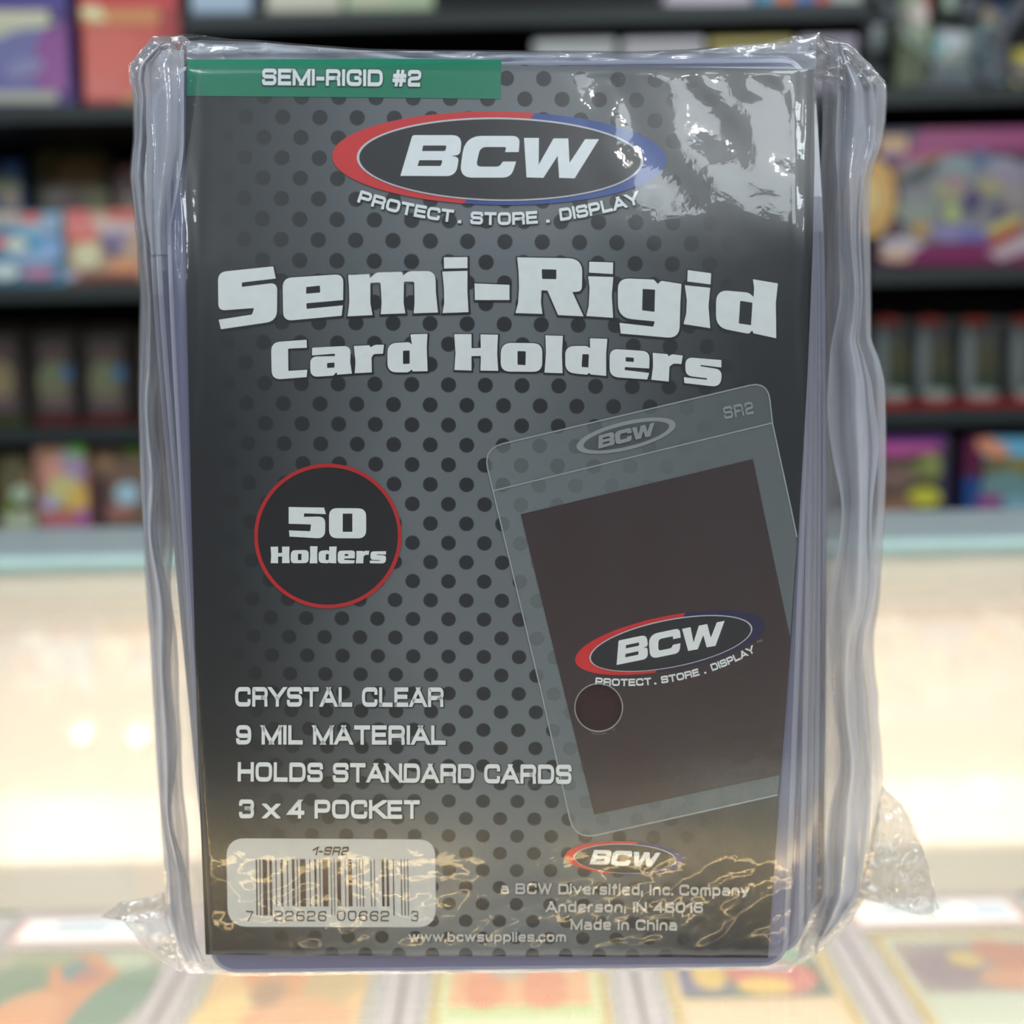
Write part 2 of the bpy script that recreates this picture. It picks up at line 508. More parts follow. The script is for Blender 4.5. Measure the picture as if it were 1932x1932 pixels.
# ---- card insert: outline in photo pixels, laid on the bulged front
LEFT_Y = [112, 220, 350, 480, 960, 1440, 1801]; LEFT_X = [352, 351, 348, 350, 361, 374, 388]
RIGHT_Y = [133, 300, 480, 720, 960, 1200, 1440, 1807]; RIGHT_X = [1536, 1537, 1533, 1523, 1509, 1493, 1475, 1449]
def lblL(y): return lin(LEFT_Y, LEFT_X, y)
def lblR(y): return lin(RIGHT_Y, RIGHT_X, y)
card = empty('card_insert', onlabel(918, 1803), 'black printed card insert with dotted pattern and pale lettering at the front of the pack', 'card insert')
NV, NU = 46, 30
bm = bmesh.new(); uvl = bm.loops.layers.uv.new('label_mm')
O0 = onlabel(388, 1801); UX = (onlabel(1449, 1807) - O0); UX.y = 0; UX.normalize(); VX = Vector((-UX.z, 0, UX.x))
grid = []
for j in range(NV + 1):
    row = []
    for i in range(NU + 1):
        t = j / NV; u = i / NU
        yl = 1801 + (112 - 1801) * t; yr = 1807 + (131 - 1807) * t
        if i == 0 and j in (0, NV) or i == NU and j in (0, NV): pass
        ym = yl + (yr - yl) * u
        row.append(bm.verts.new(onlabel(lblL(ym) + (lblR(ym) - lblL(ym)) * u, ym)))
    grid.append(row)
for j in range(NV):
    for i in range(NU):
        f = bm.faces.new((grid[j][i], grid[j][i + 1], grid[j + 1][i + 1], grid[j + 1][i]))
back = {}
for f in list(bm.faces):
    for l in f.loops:
        d = l.vert.co - O0
        l[uvl].uv = ((d.x * UX.x + d.z * UX.z) * 1000, (d.x * VX.x + d.z * VX.z) * 1000)
geo = bmesh.ops.extrude_face_region(bm, geom=bm.faces[:])
nv = [g for g in geo['geom'] if isinstance(g, bmesh.types.BMVert)]
for v in nv: v.co.y += 0.0003
bmesh.ops.recalc_face_normals(bm, faces=bm.faces)
# card material: dark ink, grey field fading to the sides, staggered dots (all flat print)
def uvmm(px, py):
    d = onlabel(px, py) - O0
    return (d.x * UX.x + d.z * UX.z) * 1000, (d.x * VX.x + d.z * VX.z) * 1000
mt, nt, out = new_mat('printed_card')
uvn = N(nt, 'UVMap'); uvn.uv_map = 'label_mm'
sep = N(nt, 'SeparateXYZ'); nt.links.new(uvn.outputs[0], sep.inputs[0])
A1 = uvmm(602.5, 204.5); A2 = uvmm(674, 204.9); A3 = uvmm(565.7, 243.3)
B1 = uvmm(480 + 1199 / 4.025, 860 + 365 / 4.025); B2 = uvmm(480 + 1475 / 4.025, 860 + 366 / 4.025); B3 = uvmm(480 + 1337 / 4.025, 860 + 512 / 4.025)
C1 = uvmm(900 + 250 / 3.578, 1440 + 510 / 3.578)

def mth(op, a, b=None, c=None, clamp=False):
    n = N(nt, 'Math', operation=op, use_clamp=clamp)
    for i, v in enumerate((a, b, c)):
        if v is None: continue
        if isinstance(v, (int, float)): n.inputs[i].default_value = v
        else: nt.links.new(v, n.inputs[i])
    return n.outputs[0]
DOTP, DOTR = 4.985, 2.72          # pitch along a row, distance between rows (mm)
DU, DV = B1[0], B1[1]
DSH = 0.0
uu = mth('SUBTRACT', sep.outputs[0], DU); vv = mth('SUBTRACT', sep.outputs[1], DV)
def lattice(ou, ov):
    a = mth('ADD', uu, ou + DOTP / 2 + 500 * DOTP); b = mth('ADD', vv, ov + DOTR + 500 * DOTR)
    fa = mth('SUBTRACT', mth('MODULO', a, DOTP), DOTP / 2); fb = mth('SUBTRACT', mth('MODULO', b, 2 * DOTR), DOTR)
    return mth('SQRT', mth('ADD', mth('MULTIPLY', fa, fa), mth('MULTIPLY', fb, fb)))
dist = mth('MINIMUM', lattice(0, 0), lattice(DOTP / 2, DOTR))
mr = N(nt, 'MapRange', interpolation_type='SMOOTHSTEP'); nt.links.new(dist, mr.inputs[0])
mr.inputs[1].default_value = 0.93; mr.inputs[2].default_value = 1.12; mr.inputs[3].default_value = 0; mr.inputs[4].default_value = 1
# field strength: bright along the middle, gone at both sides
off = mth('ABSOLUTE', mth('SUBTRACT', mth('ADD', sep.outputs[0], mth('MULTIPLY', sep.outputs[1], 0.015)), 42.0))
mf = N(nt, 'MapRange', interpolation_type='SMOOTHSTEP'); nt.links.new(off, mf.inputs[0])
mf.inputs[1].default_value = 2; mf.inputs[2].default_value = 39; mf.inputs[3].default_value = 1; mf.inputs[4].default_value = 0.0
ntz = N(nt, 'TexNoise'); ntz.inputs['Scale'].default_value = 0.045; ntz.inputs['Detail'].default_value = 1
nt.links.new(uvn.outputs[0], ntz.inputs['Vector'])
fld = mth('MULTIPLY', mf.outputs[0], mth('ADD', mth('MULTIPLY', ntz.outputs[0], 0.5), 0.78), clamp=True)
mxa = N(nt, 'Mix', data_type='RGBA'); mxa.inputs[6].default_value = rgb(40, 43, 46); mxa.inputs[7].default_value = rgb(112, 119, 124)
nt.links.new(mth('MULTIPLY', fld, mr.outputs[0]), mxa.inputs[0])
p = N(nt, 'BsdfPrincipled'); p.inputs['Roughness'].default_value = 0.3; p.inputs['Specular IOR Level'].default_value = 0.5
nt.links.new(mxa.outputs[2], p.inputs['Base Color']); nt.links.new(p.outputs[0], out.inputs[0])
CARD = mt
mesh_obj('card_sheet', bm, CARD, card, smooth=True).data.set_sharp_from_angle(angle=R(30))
LY = 0.00007
def lab(k):
    return lambda x, y: onlabel(x, y, LY * k)
def poly(c, pts): return (pts, [], c)
# green banner
ban = flat_print('green_banner', [poly(rgb(10, 130, 98), [(353.5, 112.5), (700, 110.5), (946, 113), (944, 187), (700, 184), (352.5, 181)])], lab(1), INK, card)
tx = text_polys('SEMI-RIGID #2', (495, 161.5), (795, 164.5), 31.5, t=.235, gap=.12)
flat_print('banner_lettering', [poly(rgb(20, 92, 74), q) for q in [grow(a, 1.6) for a in tx]], lab(2), INK, card)
flat_print('banner_lettering', [poly(LIGHT, q) for q in tx], lab(3), INK, card)

# ---- traced display letters (crop coordinates -> pixels)
def tr(pts, ox, oy, s): return [(ox + x / s, oy + y / s) for x, y in rnd(pts)]
SA = (400, 460, 3.578); SB = (940, 460, 3.578)
HEAD = [
 (SA, [(42,192,55),(415,153,4),(432,235,4),(203,262,8),(203,292,8),(442,262,50),(440,522,70),(62,577,4),(47,513),(272,478,8),(286,434,8),(45,452,45)], []),
 (SA, [(478,232,60),(888,205,55),(886,380,4),(638,402,5),(640,440,5),(884,416,4),(876,486),(482,522,60)], [[(638,292),(730,283,4),(732,330,4),(636,338,4)]]),
 (SA, [(920,212),(1062,205),(1068,232),(1110,194,20),(1285,190,20),(1290,215),(1330,186,20),(1508,184,60),(1512,330),(1526,464),(1362,470),(1368,400),(1366,256,12),(1296,256,8),(1294,400),(1306,470),(1140,476),(1146,400),(1138,262,10),(1070,264,8),(1070,400),(1084,482),(916,490),(928,400),(926,300)], []),
 (SA, [(1565,92),(1725,90),(1725,165),(1567,168)], []),
 (SA, [(1555,188),(1725,183),(1724,320),(1732,462),(1556,468),(1568,400),(1566,300)], []),
 (SA, [(1772,268),(2008,278),(2008,380),(1775,380)], []),
 (SB, [(128,92),(568,100,90),(564,322,50),(500,326),(576,490),(404,482),(332,316),(292,314),(288,400),(298,474),(116,468),(134,400),(140,300),(138,200)], [[(293,172,6),(392,175,6),(392,240,6),(296,238,6)]]),
 (SB, [(614,122),(775,127),(773,205),(612,195)], []),
 (SB, [(606,220),(776,225),(766,350),(775,500),(594,488),(610,420),(616,300)], []),
 (SB, [(806,232,75),(1050,242,10),(1076,272),(1100,250,8),(1236,272),(1228,400),(1222,640,80),(826,606),(818,534),(1046,560,8),(1056,524,8),(808,500,90)], [[(974,305,6),(1058,310,6),(1054,460,6),(970,450,6)]]),
 (SB, [(1278,178),(1436,200),(1432,275),(1275,255)], []),
 (SB, [(1258,280),(1430,298),(1418,420),(1430,570),(1250,542),(1268,470),(1272,380)], []),
 (SB, [(1718,240),(1886,268),(1872,400),(1875,638),(1722,605),(1712,585),(1690,608,10),(1468,565,80),(1470,310,80),(1690,330,30),(1722,360),(1726,300)], [[(1632,385,6),(1715,398,6),(1705,550,6),(1622,538,6)]]),
]
CARDW = [
 (SA, [(400,665,60),(640,648),(642,702),(515,708),(517,858),(645,850),(640,900),(405,918,60)], []),
 (SA, [(678,702,8),(938,688,50),(934,800),(946,876),(846,884),(842,866),(820,890,8),(665,900,50),(664,762,45),(832,758,4),(830,742,4),(676,754,4)], [[(778,805,5),(828,802,5),(828,836,5),(778,838,5)]]),
 (SA, [(958,690),(1065,685),(1070,700),(1100,682,15),(1162,682),(1155,742),(1090,745,15),(1078,770),(1080,868),(964,874),(970,800)], []),
 (SA, [(1340,612),(1455,608),(1450,700),(1456,860),(1355,862),(1350,848),(1325,868,10),(1185,868,60),(1185,672,60),(1330,664,10),(1350,680)], [[(1290,722,5),(1335,720,5),(1335,810,5),(1290,812,5)]]),
]
HOLD = [
 (SB, [(-297,610),(-180,610),(-180,705),(-117,703),(-120,612),(-2,614),(-7,740),(0,858),(-120,856),(-117,758),(-180,758),(-180,856),(-296,852),(-288,740)], []),
 (SB, [(18,668,70),(298,672,60),(296,865,60),(16,862,60)], [[(130,724,5),(186,726,5),(184,820,5),(130,816,5)]]),
 (SB, [(318,618),(436,622),(430,740),(434,874),(312,870),(322,740)], []),
 (SB, [(618,638),(736,642),(728,740),(728,892),(622,882),(616,870),(598,884,8),(452,868,60),(452,690,60),(598,690,10),(620,705)], [[(568,745,5),(612,746,5),(608,835,5),(562,832,5)]]),
 (SB, [(752,708,55),(1022,726,50),(1018,842,4),(855,832,4),(852,852,4),(1018,872,4),(1005,916),(750,898,60)], [[(860,765,4),(915,770,4),(914,798,4),(860,795,4)]]),
 (SB, [(1042,736),(1142,745),(1148,760),(1175,745,12),(1245,755),(1235,812),(1180,808,15),(1155,830),(1150,930),(1032,918),(1044,830)], []),
 (SB, [(1262,765,50),(1505,785),(1505,835),(1365,818,4),(1362,826,4),(1510,850,45),(1500,968,60),(1255,940),(1252,900),(1405,918,4),(1410,908,4),(1262,890,45)], []),
]
SC50 = (480, 860, 4.025)
FIFTY = [
 (SC50, [(262,388),(530,392),(545,442),(380,436),(376,462),(540,460,50),(538,628,60),(268,612),(264,565),(425,572,6),(432,520,6),(262,515)], []),
 (SC50, [(568,396,60),(850,398,60),(850,626,60),(568,624,60)], [[(672,438,4),(745,438,4),(745,576,4),(672,576,4)]]),
]
def build(defs):
    return [(tr(o, *s), [tr(h, *s) for h in hs]) for s, o, hs in defs]
def lettering(name, shapes, k, colr, dark, g, parent):
    if dark: flat_print(name + '_shadow', [(grow([(x + .8, y + 1.0) for x, y in o], g), [], dark) for o, hs in shapes], lab(k), INK, parent)
    o_ = flat_print(name, [(o, hs, colr) for o, hs in shapes], lab(k + 1), INK, parent)
    # the counters (holes) of the letters show the shadow tone below
    return o_
lettering('headline_lettering', build(HEAD), 1, LIGHT, rgb(32, 34, 37), 3.2, card)
lettering('second_line_lettering', build(CARDW) + build(HOLD), 1, LIGHT, rgb(32, 34, 37), 2.6, card)
# round "50 Holders" badge
badge = flat_print('round_badge', [poly(rgb(38, 38, 42), ell(619, 1011, 134, 131, 0, 64))], lab(1), INK, card)
ringo, ringi = ell(619, 1011, 139, 136.5, 0, 72), ell(619, 1011, 132, 129.5, 0, 72)
flat_print('badge_ring', [(ringo, [ringi], rgb(190, 44, 48))], lab(2), INK, card)
bx = [-297, 150, 436, 728, 1018, 1150, 1500]; by = [855, 865, 874, 892, 916, 930, 965]
def small(pts):
    out = []
    for x, y in rnd(pts):
        xs = 125 + (x + 297) / 1802 * 875; ys = 815 - (lin(bx, by, x) - y) * (126 / 246)
        out.append((480 + xs / 4.025, 860 + ys / 4.025))
    return out
shapes = build(FIFTY) + [(small(o), [small(h) for h in hs]) for s, o, hs in HOLD]
flat_print('badge_lettering', [(o, hs, LIGHT) for o, hs in shapes], lab(2), INK, card)

# ---- oval emblem (reused at four sizes)
BC = (700, 200, 4.2)
BCW = [
 (BC, [(330,236,18),(722,236,75),(708,392,50),(638,400),(698,412,35),(674,560,110),(235,558,4)], [[(415,318,4),(600,318,12),(590,362,12),(405,362,4)],[(385,434,4),(568,434,12),(555,480,12),(370,480,4)]]),
 (BC, [(1170,370),(1182,242,60),(745,242,130),(700,572,100),(1110,572,110),(1150,445),(1045,445),(1018,485,28),(832,485,40),(866,330,48),(1072,330,15),(1062,370)], []),
 (BC, [(1212,258),(1330,258),(1328,470),(1445,262),(1562,262),(1572,455),(1695,268),(1805,268),(1612,578),(1490,574),(1478,400),(1365,574),(1232,570)], []),
]
def sim(cx, cy, s, rot, dx=0, dy=0):
    c, n = math.cos(R(rot)) * s, math.sin(R(rot)) * s
    return lambda x, y: (cx + (x - 942) * c - (y - 299) * n, cy + (x - 942) * n + (y - 299) * c)
ARC = lambda x: (425 - .00059 * (x - 945) ** 2, -.00118 * (x - 945))
def emblem(T, name, k0, tagline=True, colours=True, tagcol=LIGHT, fat=0.0, bluec=(48, 78, 150)):
    M = lambda pts: [T(x, y) for x, y in pts]
    outer = ell(942, 299, 315, 88, .8, 96)
    inner = ell(943.5, 301, 270, 78.5, .8, 96)
    inner2 = ell(943.5, 301, 265, 75, .8, 96)
    items = []
    if colours:
        # split the outer oval along a slanted line from upper right to lower left
        def side(p): return (p[0] - 940) * 165 + (p[1] - 302) * 130
        red = []; blue = []
        for i in range(len(outer)):
            a, b = outer[i - 1], outer[i]
            sa, sb = side(a), side(b)
            if (sa < 0) != (sb < 0):
                t = sa / (sa - sb); c = (a[0] + (b[0] - a[0]) * t, a[1] + (b[1] - a[1]) * t)
                red.append(c); blue.append(c)
            (red if sb < 0 else blue).append(b)
        items = [(M(red), [], rgb(214, 50, 52)), (M(blue), [], rgb(*bluec))]
        root = flat_print(name, items, lab(k0), INK, card)
        flat_print('emblem_rim', [(M(inner), [], rgb(206, 208, 214))], lab(k0 + 1), INK, root)
        flat_print('emblem_field', [(M(inner2), [], rgb(42, 43, 47))], lab(k0 + 2), INK, root)
    else:
        root = flat_print(name, [(M(outer), [M(ell(943, 300, 272, 66, .8, 96))], rgb(150, 158, 160))], lab(k0), INK, card)
        flat_print('emblem_field', [(M(ell(943, 300, 272, 66, .8, 96)), [], rgb(86, 92, 95))], lab(k0), INK, root)
    lt = [(M(rnd_o), [M(h) for h in hs]) for rnd_o, hs in build(BCW)]
    flat_print('emblem_lettering', [(grow(o, fat) if fat else o, hs, LIGHT if colours else rgb(150, 158, 160)) for o, hs in lt], lab(k0 + 3), INK, root)
    if tagline:
        tp = text_polys('PROTECT', (674, 380), (851, 417), 24, t=.24, gap=.1, arc=ARC)
        for s, a, b in (('.', 864, 869), ('STORE', 887, 1015), ('.', 1031, 1036), ('DISPLAY', 1057, 1208)):
            tp += text_polys(s, (a, 0), (b, 0), 24, t=.24 if len(s) > 1 else .22, gap=.1, arc=ARC)
        tp2 = [M(q) for q in tp]
        if k0 < 3: flat_print('tagline_shadow', [(grow([(x + 1.2, y + 1.2) for x, y in q], .8), [], rgb(36, 37, 40)) for q in tp2], lab(k0), INK, root)
        flat_print('tagline_lettering', [(q, [], tagcol) for q in tp2], lab(k0 + 1), INK, root)
        tm = text_polys('TM', (1219, 359), (1238, 355), 7, t=.2, gap=.15)
        flat_print('trademark_letters', [(M(q), [], rgb(150, 155, 158)) for q in tm], lab(k0 + 1), INK, root)
    return root
emblem(sim(942, 299, 1, 0), 'oval_emblem', 2)
# ---- picture of a holder with a dark card in it
frame = tr([(911,846,38),(1448,719,34),(1457,799),(1492,960),(1504,1013),(1489,1230),(1472,1440),(1467,1499),(1084,1584,40),(1020,1300)], 0, 0, 1)
window = [(982.5,970),(1420,866),(1455,1035),(1491,1205),(1482,1330),(1471,1461),(1121,1536)]
# flat_print clips on rows only, so keep these polygons inside the label edge
pic = flat_print('holder_picture', [poly(rgb(150, 162, 166), frame)], lab(1), INK_SHEER, card, step=30)
low = [(929.7,926),(1457.6,797),(1504,1013),(1489,1230),(1467,1499)]
flat_print('picture_sleeve', [poly(rgb(150, 162, 166), tr([(931,927),(1457.6,797),(1492,960),(1503,1013),(1488,1230),(1472,1440),(1467,1499),(1084,1583,40)], 0, 0, 1))], lab(1.6), INK_SHEER2, card, step=30)
flat_print('picture_window', [poly(rgb(64, 52, 53), window)], lab(2.2), INK, card, step=30)
def line_polys(pts, w):
    out = []
    for a, b in zip(pts, pts[1:]):
        a, b = Vector(a), Vector(b); d = (b - a).normalized(); n = Vector((-d.y, d.x)) * w / 2
        out.append([tuple(a - n), tuple(b - n), tuple(b + n), tuple(a + n)])
    return out
edge = tr([(1504,1015),(1492,960),(1457,799),(1448,719,34),(911,846,38),(1020,1300),(1084,1584,40),(1467,1499),(1467.5,1500)], 0, 0, 1)[1:]
edge = [(1503, 1013)] + edge[:-1]
flat_print('picture_outline', [poly(rgb(160, 170, 174), q) for q in line_polys(edge, 2.6)] + [poly(rgb(160, 170, 174), q) for q in line_polys([(930, 926), (1458, 797.5)], 2.4)], lab(2), INK, card)
tx = text_polys('SR2', (1367, 791), (1423, 780), 23, t=.2, gap=.2)
flat_print('picture_code', [poly(rgb(150, 158, 160), q) for q in tx], lab(2), INK, card)
emblem(sim(1181, 822, .305, -14.3), 'pale_emblem', 2, tagline=False, colours=False, fat=.3)
emblem(sim(1264, 1212, .578, -11.8), 'tilted_emblem', 3, bluec=(44, 42, 78))
emblem(sim(1178.5, 1618, .357, 1.3), 'small_emblem', 2, tagline=False, bluec=(52, 62, 120))
# ---- feature lines
FE = [('CRYSTAL CLEAR', (444, 1332.5), (837, 1333.4), 37), ('9 MIL MATERIAL', (446, 1404), (841, 1404.6), 36.5),
      ('HOLDS STANDARD CARDS', (449, 1473.6), (1078, 1478.6), 36.5), ('3 x 4 POCKET', (451.5, 1543), (792, 1544.4), 35.5)]
for s, a, b, h in FE:
    tx = text_polys(s, a, b, h, t=.225, gap=.12)
    flat_print('feature_line_shadow', [poly(rgb(34, 35, 38), grow([(x + 1.0, y + 1.0) for x, y in q], 1.4)) for q in tx], lab(1), INK, card)
    flat_print('feature_line', [poly(LIGHT, q) for q in tx], lab(2), INK, card)
AD = [('a BCW Diversified, Inc. Company', (944.7, 1686), (1413, 1690), 21, .22), ('Anderson, IN 46016', (1030, 1720), (1326, 1722), 20.5, .22),
      ('Made in China', (1076.6, 1753.5), (1277, 1755), 20.5, .22), ('www.bcwsupplies.com', (771.4, 1776), (1068, 1776.2), 18.5, .21)]
for s, a, b, h, t in AD:
    tx = text_polys(s, a, b, h, t=t, gap=.16)
    flat_print('address_line_shadow', [poly(rgb(48, 48, 50), grow([(x + .9, y + .9) for x, y in q], .7)) for q in tx], lab(1), INK, card)
    flat_print('address_line', [poly(rgb(196, 199, 198), q) for q in tx], lab(2), INK, card)
# ---- barcode panel
bp = flat_print('barcode_panel', [poly(rgb(200, 206, 208), tr([(427, 1581, 34), (821, 1583.5, 30), (822.5, 1749, 34), (430, 1748, 36)], 0, 0, 1))], lab(1), INK, card)
BARS = [(320,330,1),(346,354,1),(370,402,1),(418,437,1),(463,470,0),(500,517,0),(546,554,0),(582,602,0),(618,626,0),(642,682,0),(710,717,0),(745,762,0),(782,790,0),(806,845,0),(866,872,1),(888,894,1),(910,938,0),(968,974,0),(992,1020,0),(1050,1055,0),(1074,1079,0),(1096,1103,0),(1155,1162,0),(1180,1186,0),(1236,1254,0),(1270,1288,0),(1318,1326,1),(1376,1382,1),(1400,1406,1),(1424,1430,1)]
b6 = lambda x, y: (400 + x / 3.864, 1440 + y / 3.864)
INKB = rgb(58, 40, 38)  # reddish-brown reflection on the bars is put into this ink colour
items = []
for a, b, lg in BARS:
    y1 = 1106 if lg else 1041
    items.append(poly(INKB, [b6(a, 697), b6(b, 697), b6(b + 6, y1), b6(a + 6, y1)]))
flat_print('barcode_bars', items, lab(2), INK, bp)
tx = text_polys('1-SR2', (590, 1612.8), (656, 1613.2), 16.5, t=.215, gap=.18, slant=.22)
for s, a, b in (('7', 464, 477.5), ('22626', 518, 616), ('00662', 636, 734.5), ('3', 776, 789)):
    tx += text_polys(s, (a, 1737), (b, 1737.5), 19.5, t=.13, gap=.28, rr=.42)
flat_print('barcode_digits', [poly(INKB, q) for q in tx], lab(2), INK, bp)

# ================================================================== CARD HOLDERS (stack behind the insert)
def sheet_holder():
    """one clear blue-tinted holder: thin plate with rounded corners, bent like the pack, with a welded rim"""
    root = bpy.data.objects.new('card_holder', None); root.empty_display_size = .01; link(root)
    Wd, Hh, rc = 0.0860, 0.1302, 0.0035
    def outline(ins):
        w, h, r = Wd / 2 - ins, Hh / 2 - ins, max(rc - ins, .0008)
        pts = []
        for cx, cz, a0 in ((w - r, h - r, 0), (-w + r, h - r, 90), (-w + r, -h + r, 180), (w - r, -h + r, 270)):
            for k in range(7):
                a = R(a0 + 15 * k); pts.append((cx + r * math.cos(a), cz + r * math.sin(a)))
            if a0 == 90:
                for k in range(1, 24): pts.append((-w, h - r - (2 * h - 2 * r) * k / 24))
            if a0 == 270:
                for k in range(1, 24): pts.append((w, -h + r + (2 * h - 2 * r) * k / 24))
        return pts
    zc = HC.z
    yb = lambda z: surf_y(z + zc)
    def plate(name, o_pts, i_pts, y0, th, mat):
        bm = bmesh.new()
        if i_pts is None:
            # grid rows for a smooth bend
            lp = [Vector((x, z, 0)) for x, z in o_pts]
            vs = [bm.verts.new((x, 0, z)) for x, z in o_pts]
            bm.faces.new(vs)
            z = -0.06
            while z < .062:
                bmesh.ops.bisect_plane(bm, geom=bm.verts[:] + bm.edges[:] + bm.faces[:], plane_co=(0, 0, z), plane_no=(0, 0, 1)); z += .0055
        else:
            a = [bm.verts.new((x, 0, z)) for x, z in o_pts]; b = [bm.verts.new((x, 0, z)) for x, z in i_pts]
            for i in range(len(a)): bm.faces.new((a[i - 1], a[i], b[i], b[i - 1]))
        g = bmesh.ops.extrude_face_region(bm, geom=bm.faces[:])
        ex = {v for v in g['geom'] if isinstance(v, bmesh.types.BMVert)}
        for v in bm.verts: v.co.y = yb(v.co.z) + y0 + (th if v in ex else 0)
        bmesh.ops.recalc_face_normals(bm, faces=bm.faces)
        me = bpy.data.meshes.new(name); bm.to_mesh(me); bm.free(); me.materials.append(mat)
        o = bpy.data.objects.new(name, me); link(o, root); return o
    plate('sleeve_sheet', outline(0.0), None, 0, .00025, M_SLEEVE)
    plate('welded_rim', outline(-0.0001), outline(0.00045), -.00005, .00035, M_RIM)
    return root
HC = (onlabel(388, 1801) + onlabel(1463, 1807) + onlabel(352, 112) + onlabel(1540, 131)) / 4
M_SLEEVE = clear('blue_tinted_vinyl', tint=(.70, .74, .88, 1), haze=.72, hazecol=rgb(194, 196, 226), gloss=1.0, rough=.12, transl=.6)
M_RIM = clear('welded_vinyl_edge', tint=(.7, .74, .9, 1), haze=.85, hazecol=rgb(228, 232, 246), gloss=1.4, rough=.15, transl=.6)
HC.y = 0
rng = random.Random(4)
SH = [(0, .5), (1.5, -.7), (-2.4, -1.0), (3.3, -1.1), (-4.3, -1.0), (5.0, -1.4), (6.5, -1.6), (0, -.5)]   # shift mm, turn degrees
hold0 = sheet_holder()
LABELH = 'clear blue tinted card holder in the upright stack behind the black insert'
for k in range(24):
    if k == 0: h = hold0
    else:
        h = hold0.copy(); link(h)
        for ch in hold0.children:
            c = ch.copy(); link(c, h)
    s, turn = SH[k // 3]
    h.location = (HC.x + (s + rng.uniform(-.12, .12) + .3 * (k % 3 - 1) * (1 if s >= 0 else -1)) * .001, .0005 + k * .00062, HC.z - .0010 + k * .00005)
    h.rotation_euler = (0, R(turn), 0)
    tag(h, LABELH, 'card holder', 'stacked card holders in the pack')

# ================================================================== PLASTIC BAG
bag = empty('plastic_bag', (0.0, 0.010, 0.0006), 'clear crinkled plastic bag with round punched hole around the holders and insert', 'plastic bag')
SIL_L = [(345,66),(330,67),(292,68),(262,100),(243,122),(242,150),(249,185),(250,260),(243,330),(245,350),(258,460),(262,560),(260,640),(259,760),(262,900),(268,1010),(273,1110),(280,1200),(287,1330),(293,1440),(297,1500),(301,1570),(308,1650),(313,1720),(325,1775),(350,1834)]
SIL_R = [(1548,62),(1610,85),(1640,120),(1673,157),(1675,180),(1672,230),(1663,280),(1652,310),(1645,340),(1643,400),(1645,520),(1646,640),(1662,680),(1672,720),(1674,800),(1674,900),(1672,960),(1668,1010),(1665,1060),(1663,1110),(1659,1150),(1651,1190),(1650,1220),(1653,1270),(1659,1310),(1659,1350),(1665,1420),(1668,1470),(1660,1560),(1640,1690),(1590,1752),(1540,1795),(1490,1828)]
TOP = [(345,70),(380,72),(480,75),(560,82),(640,88),(700,92),(800,94),(960,95),(1100,96),(1200,97),(1300,93),(1400,82),(1480,74),(1548,63)]
BOT = [(350,1836),(420,1841),(700,1838),(900,1836),(1200,1833),(1400,1831),(1490,1829)]
def curve_x(c, y): return lin([p[1] for p in c], [p[0] for p in c], y)
def curve_y(c, x): return lin([p[0] for p in c], [p[1] for p in c], x)
SLX = ([130, 300, 480, 960, 1440, 1800], [330, 302, 300, 325, 352, 374])
SRX = ([130, 480, 960, 1440, 1700, 1800], [1556, 1551, 1546, 1542, 1527, 1512])
def sm(t): t = max(0, min(1, t)); return t * t * (3 - 2 * t)
def ridge(v, s, o=3):
    a = 0; amp = 1; tot = 0
    for _ in range(o):
        a += amp * (1 - abs(noise.noise(v * s)) * 2) ** 2; tot += amp; amp *= .5; s *= 2.1
    return a / tot
def wrinkle(px, py, seed):
    """film relief in metres: pushed out (+) towards the viewer"""
    X, Y = px / 100., py / 100.
    side = max(sm((400 - px) / 100), sm((px - 1480) / 70))
    bottom = sm((py - 1590) / 130)
    top = sm((230 - py) / 120) * sm((px - 1000) / 200) + sm((px - 1080) / 60) * sm((1220 - px) / 60) * sm((300 - py) / 90) * .8
    r_side = noise.noise(Vector((X * 3.2 + Y * .12, Y * .28, seed))) + .5 * noise.noise(Vector((X * 7 + Y * .2, Y * .7, seed + 4)))
    r_bot = ridge(Vector((X * .7 + .3 * Y, Y * .9, seed + 9)), 1.0, 3) - .5
    r_top = noise.noise(Vector((X * 1.6 - Y * .9, Y * 1.7, seed + 2)))
    base = noise.noise(Vector((X * .18, Y * .14, seed + 7))) * .5
    fine = noise.noise(Vector((X * 1.2, Y * .5, seed + 11))) * .06
    base += noise.noise(Vector((X * .9 - Y * .7, Y * .8 + X * .3, seed + 21))) * .55 * sm((px - 1050) / 150) * sm((560 - py) / 200)
    return (side * r_side * .0011 + bottom * r_bot * .0008 + top * r_top * .00045 + base * .0007 + fine * .0004)
HOLE = (1129.5, 1335, 45)
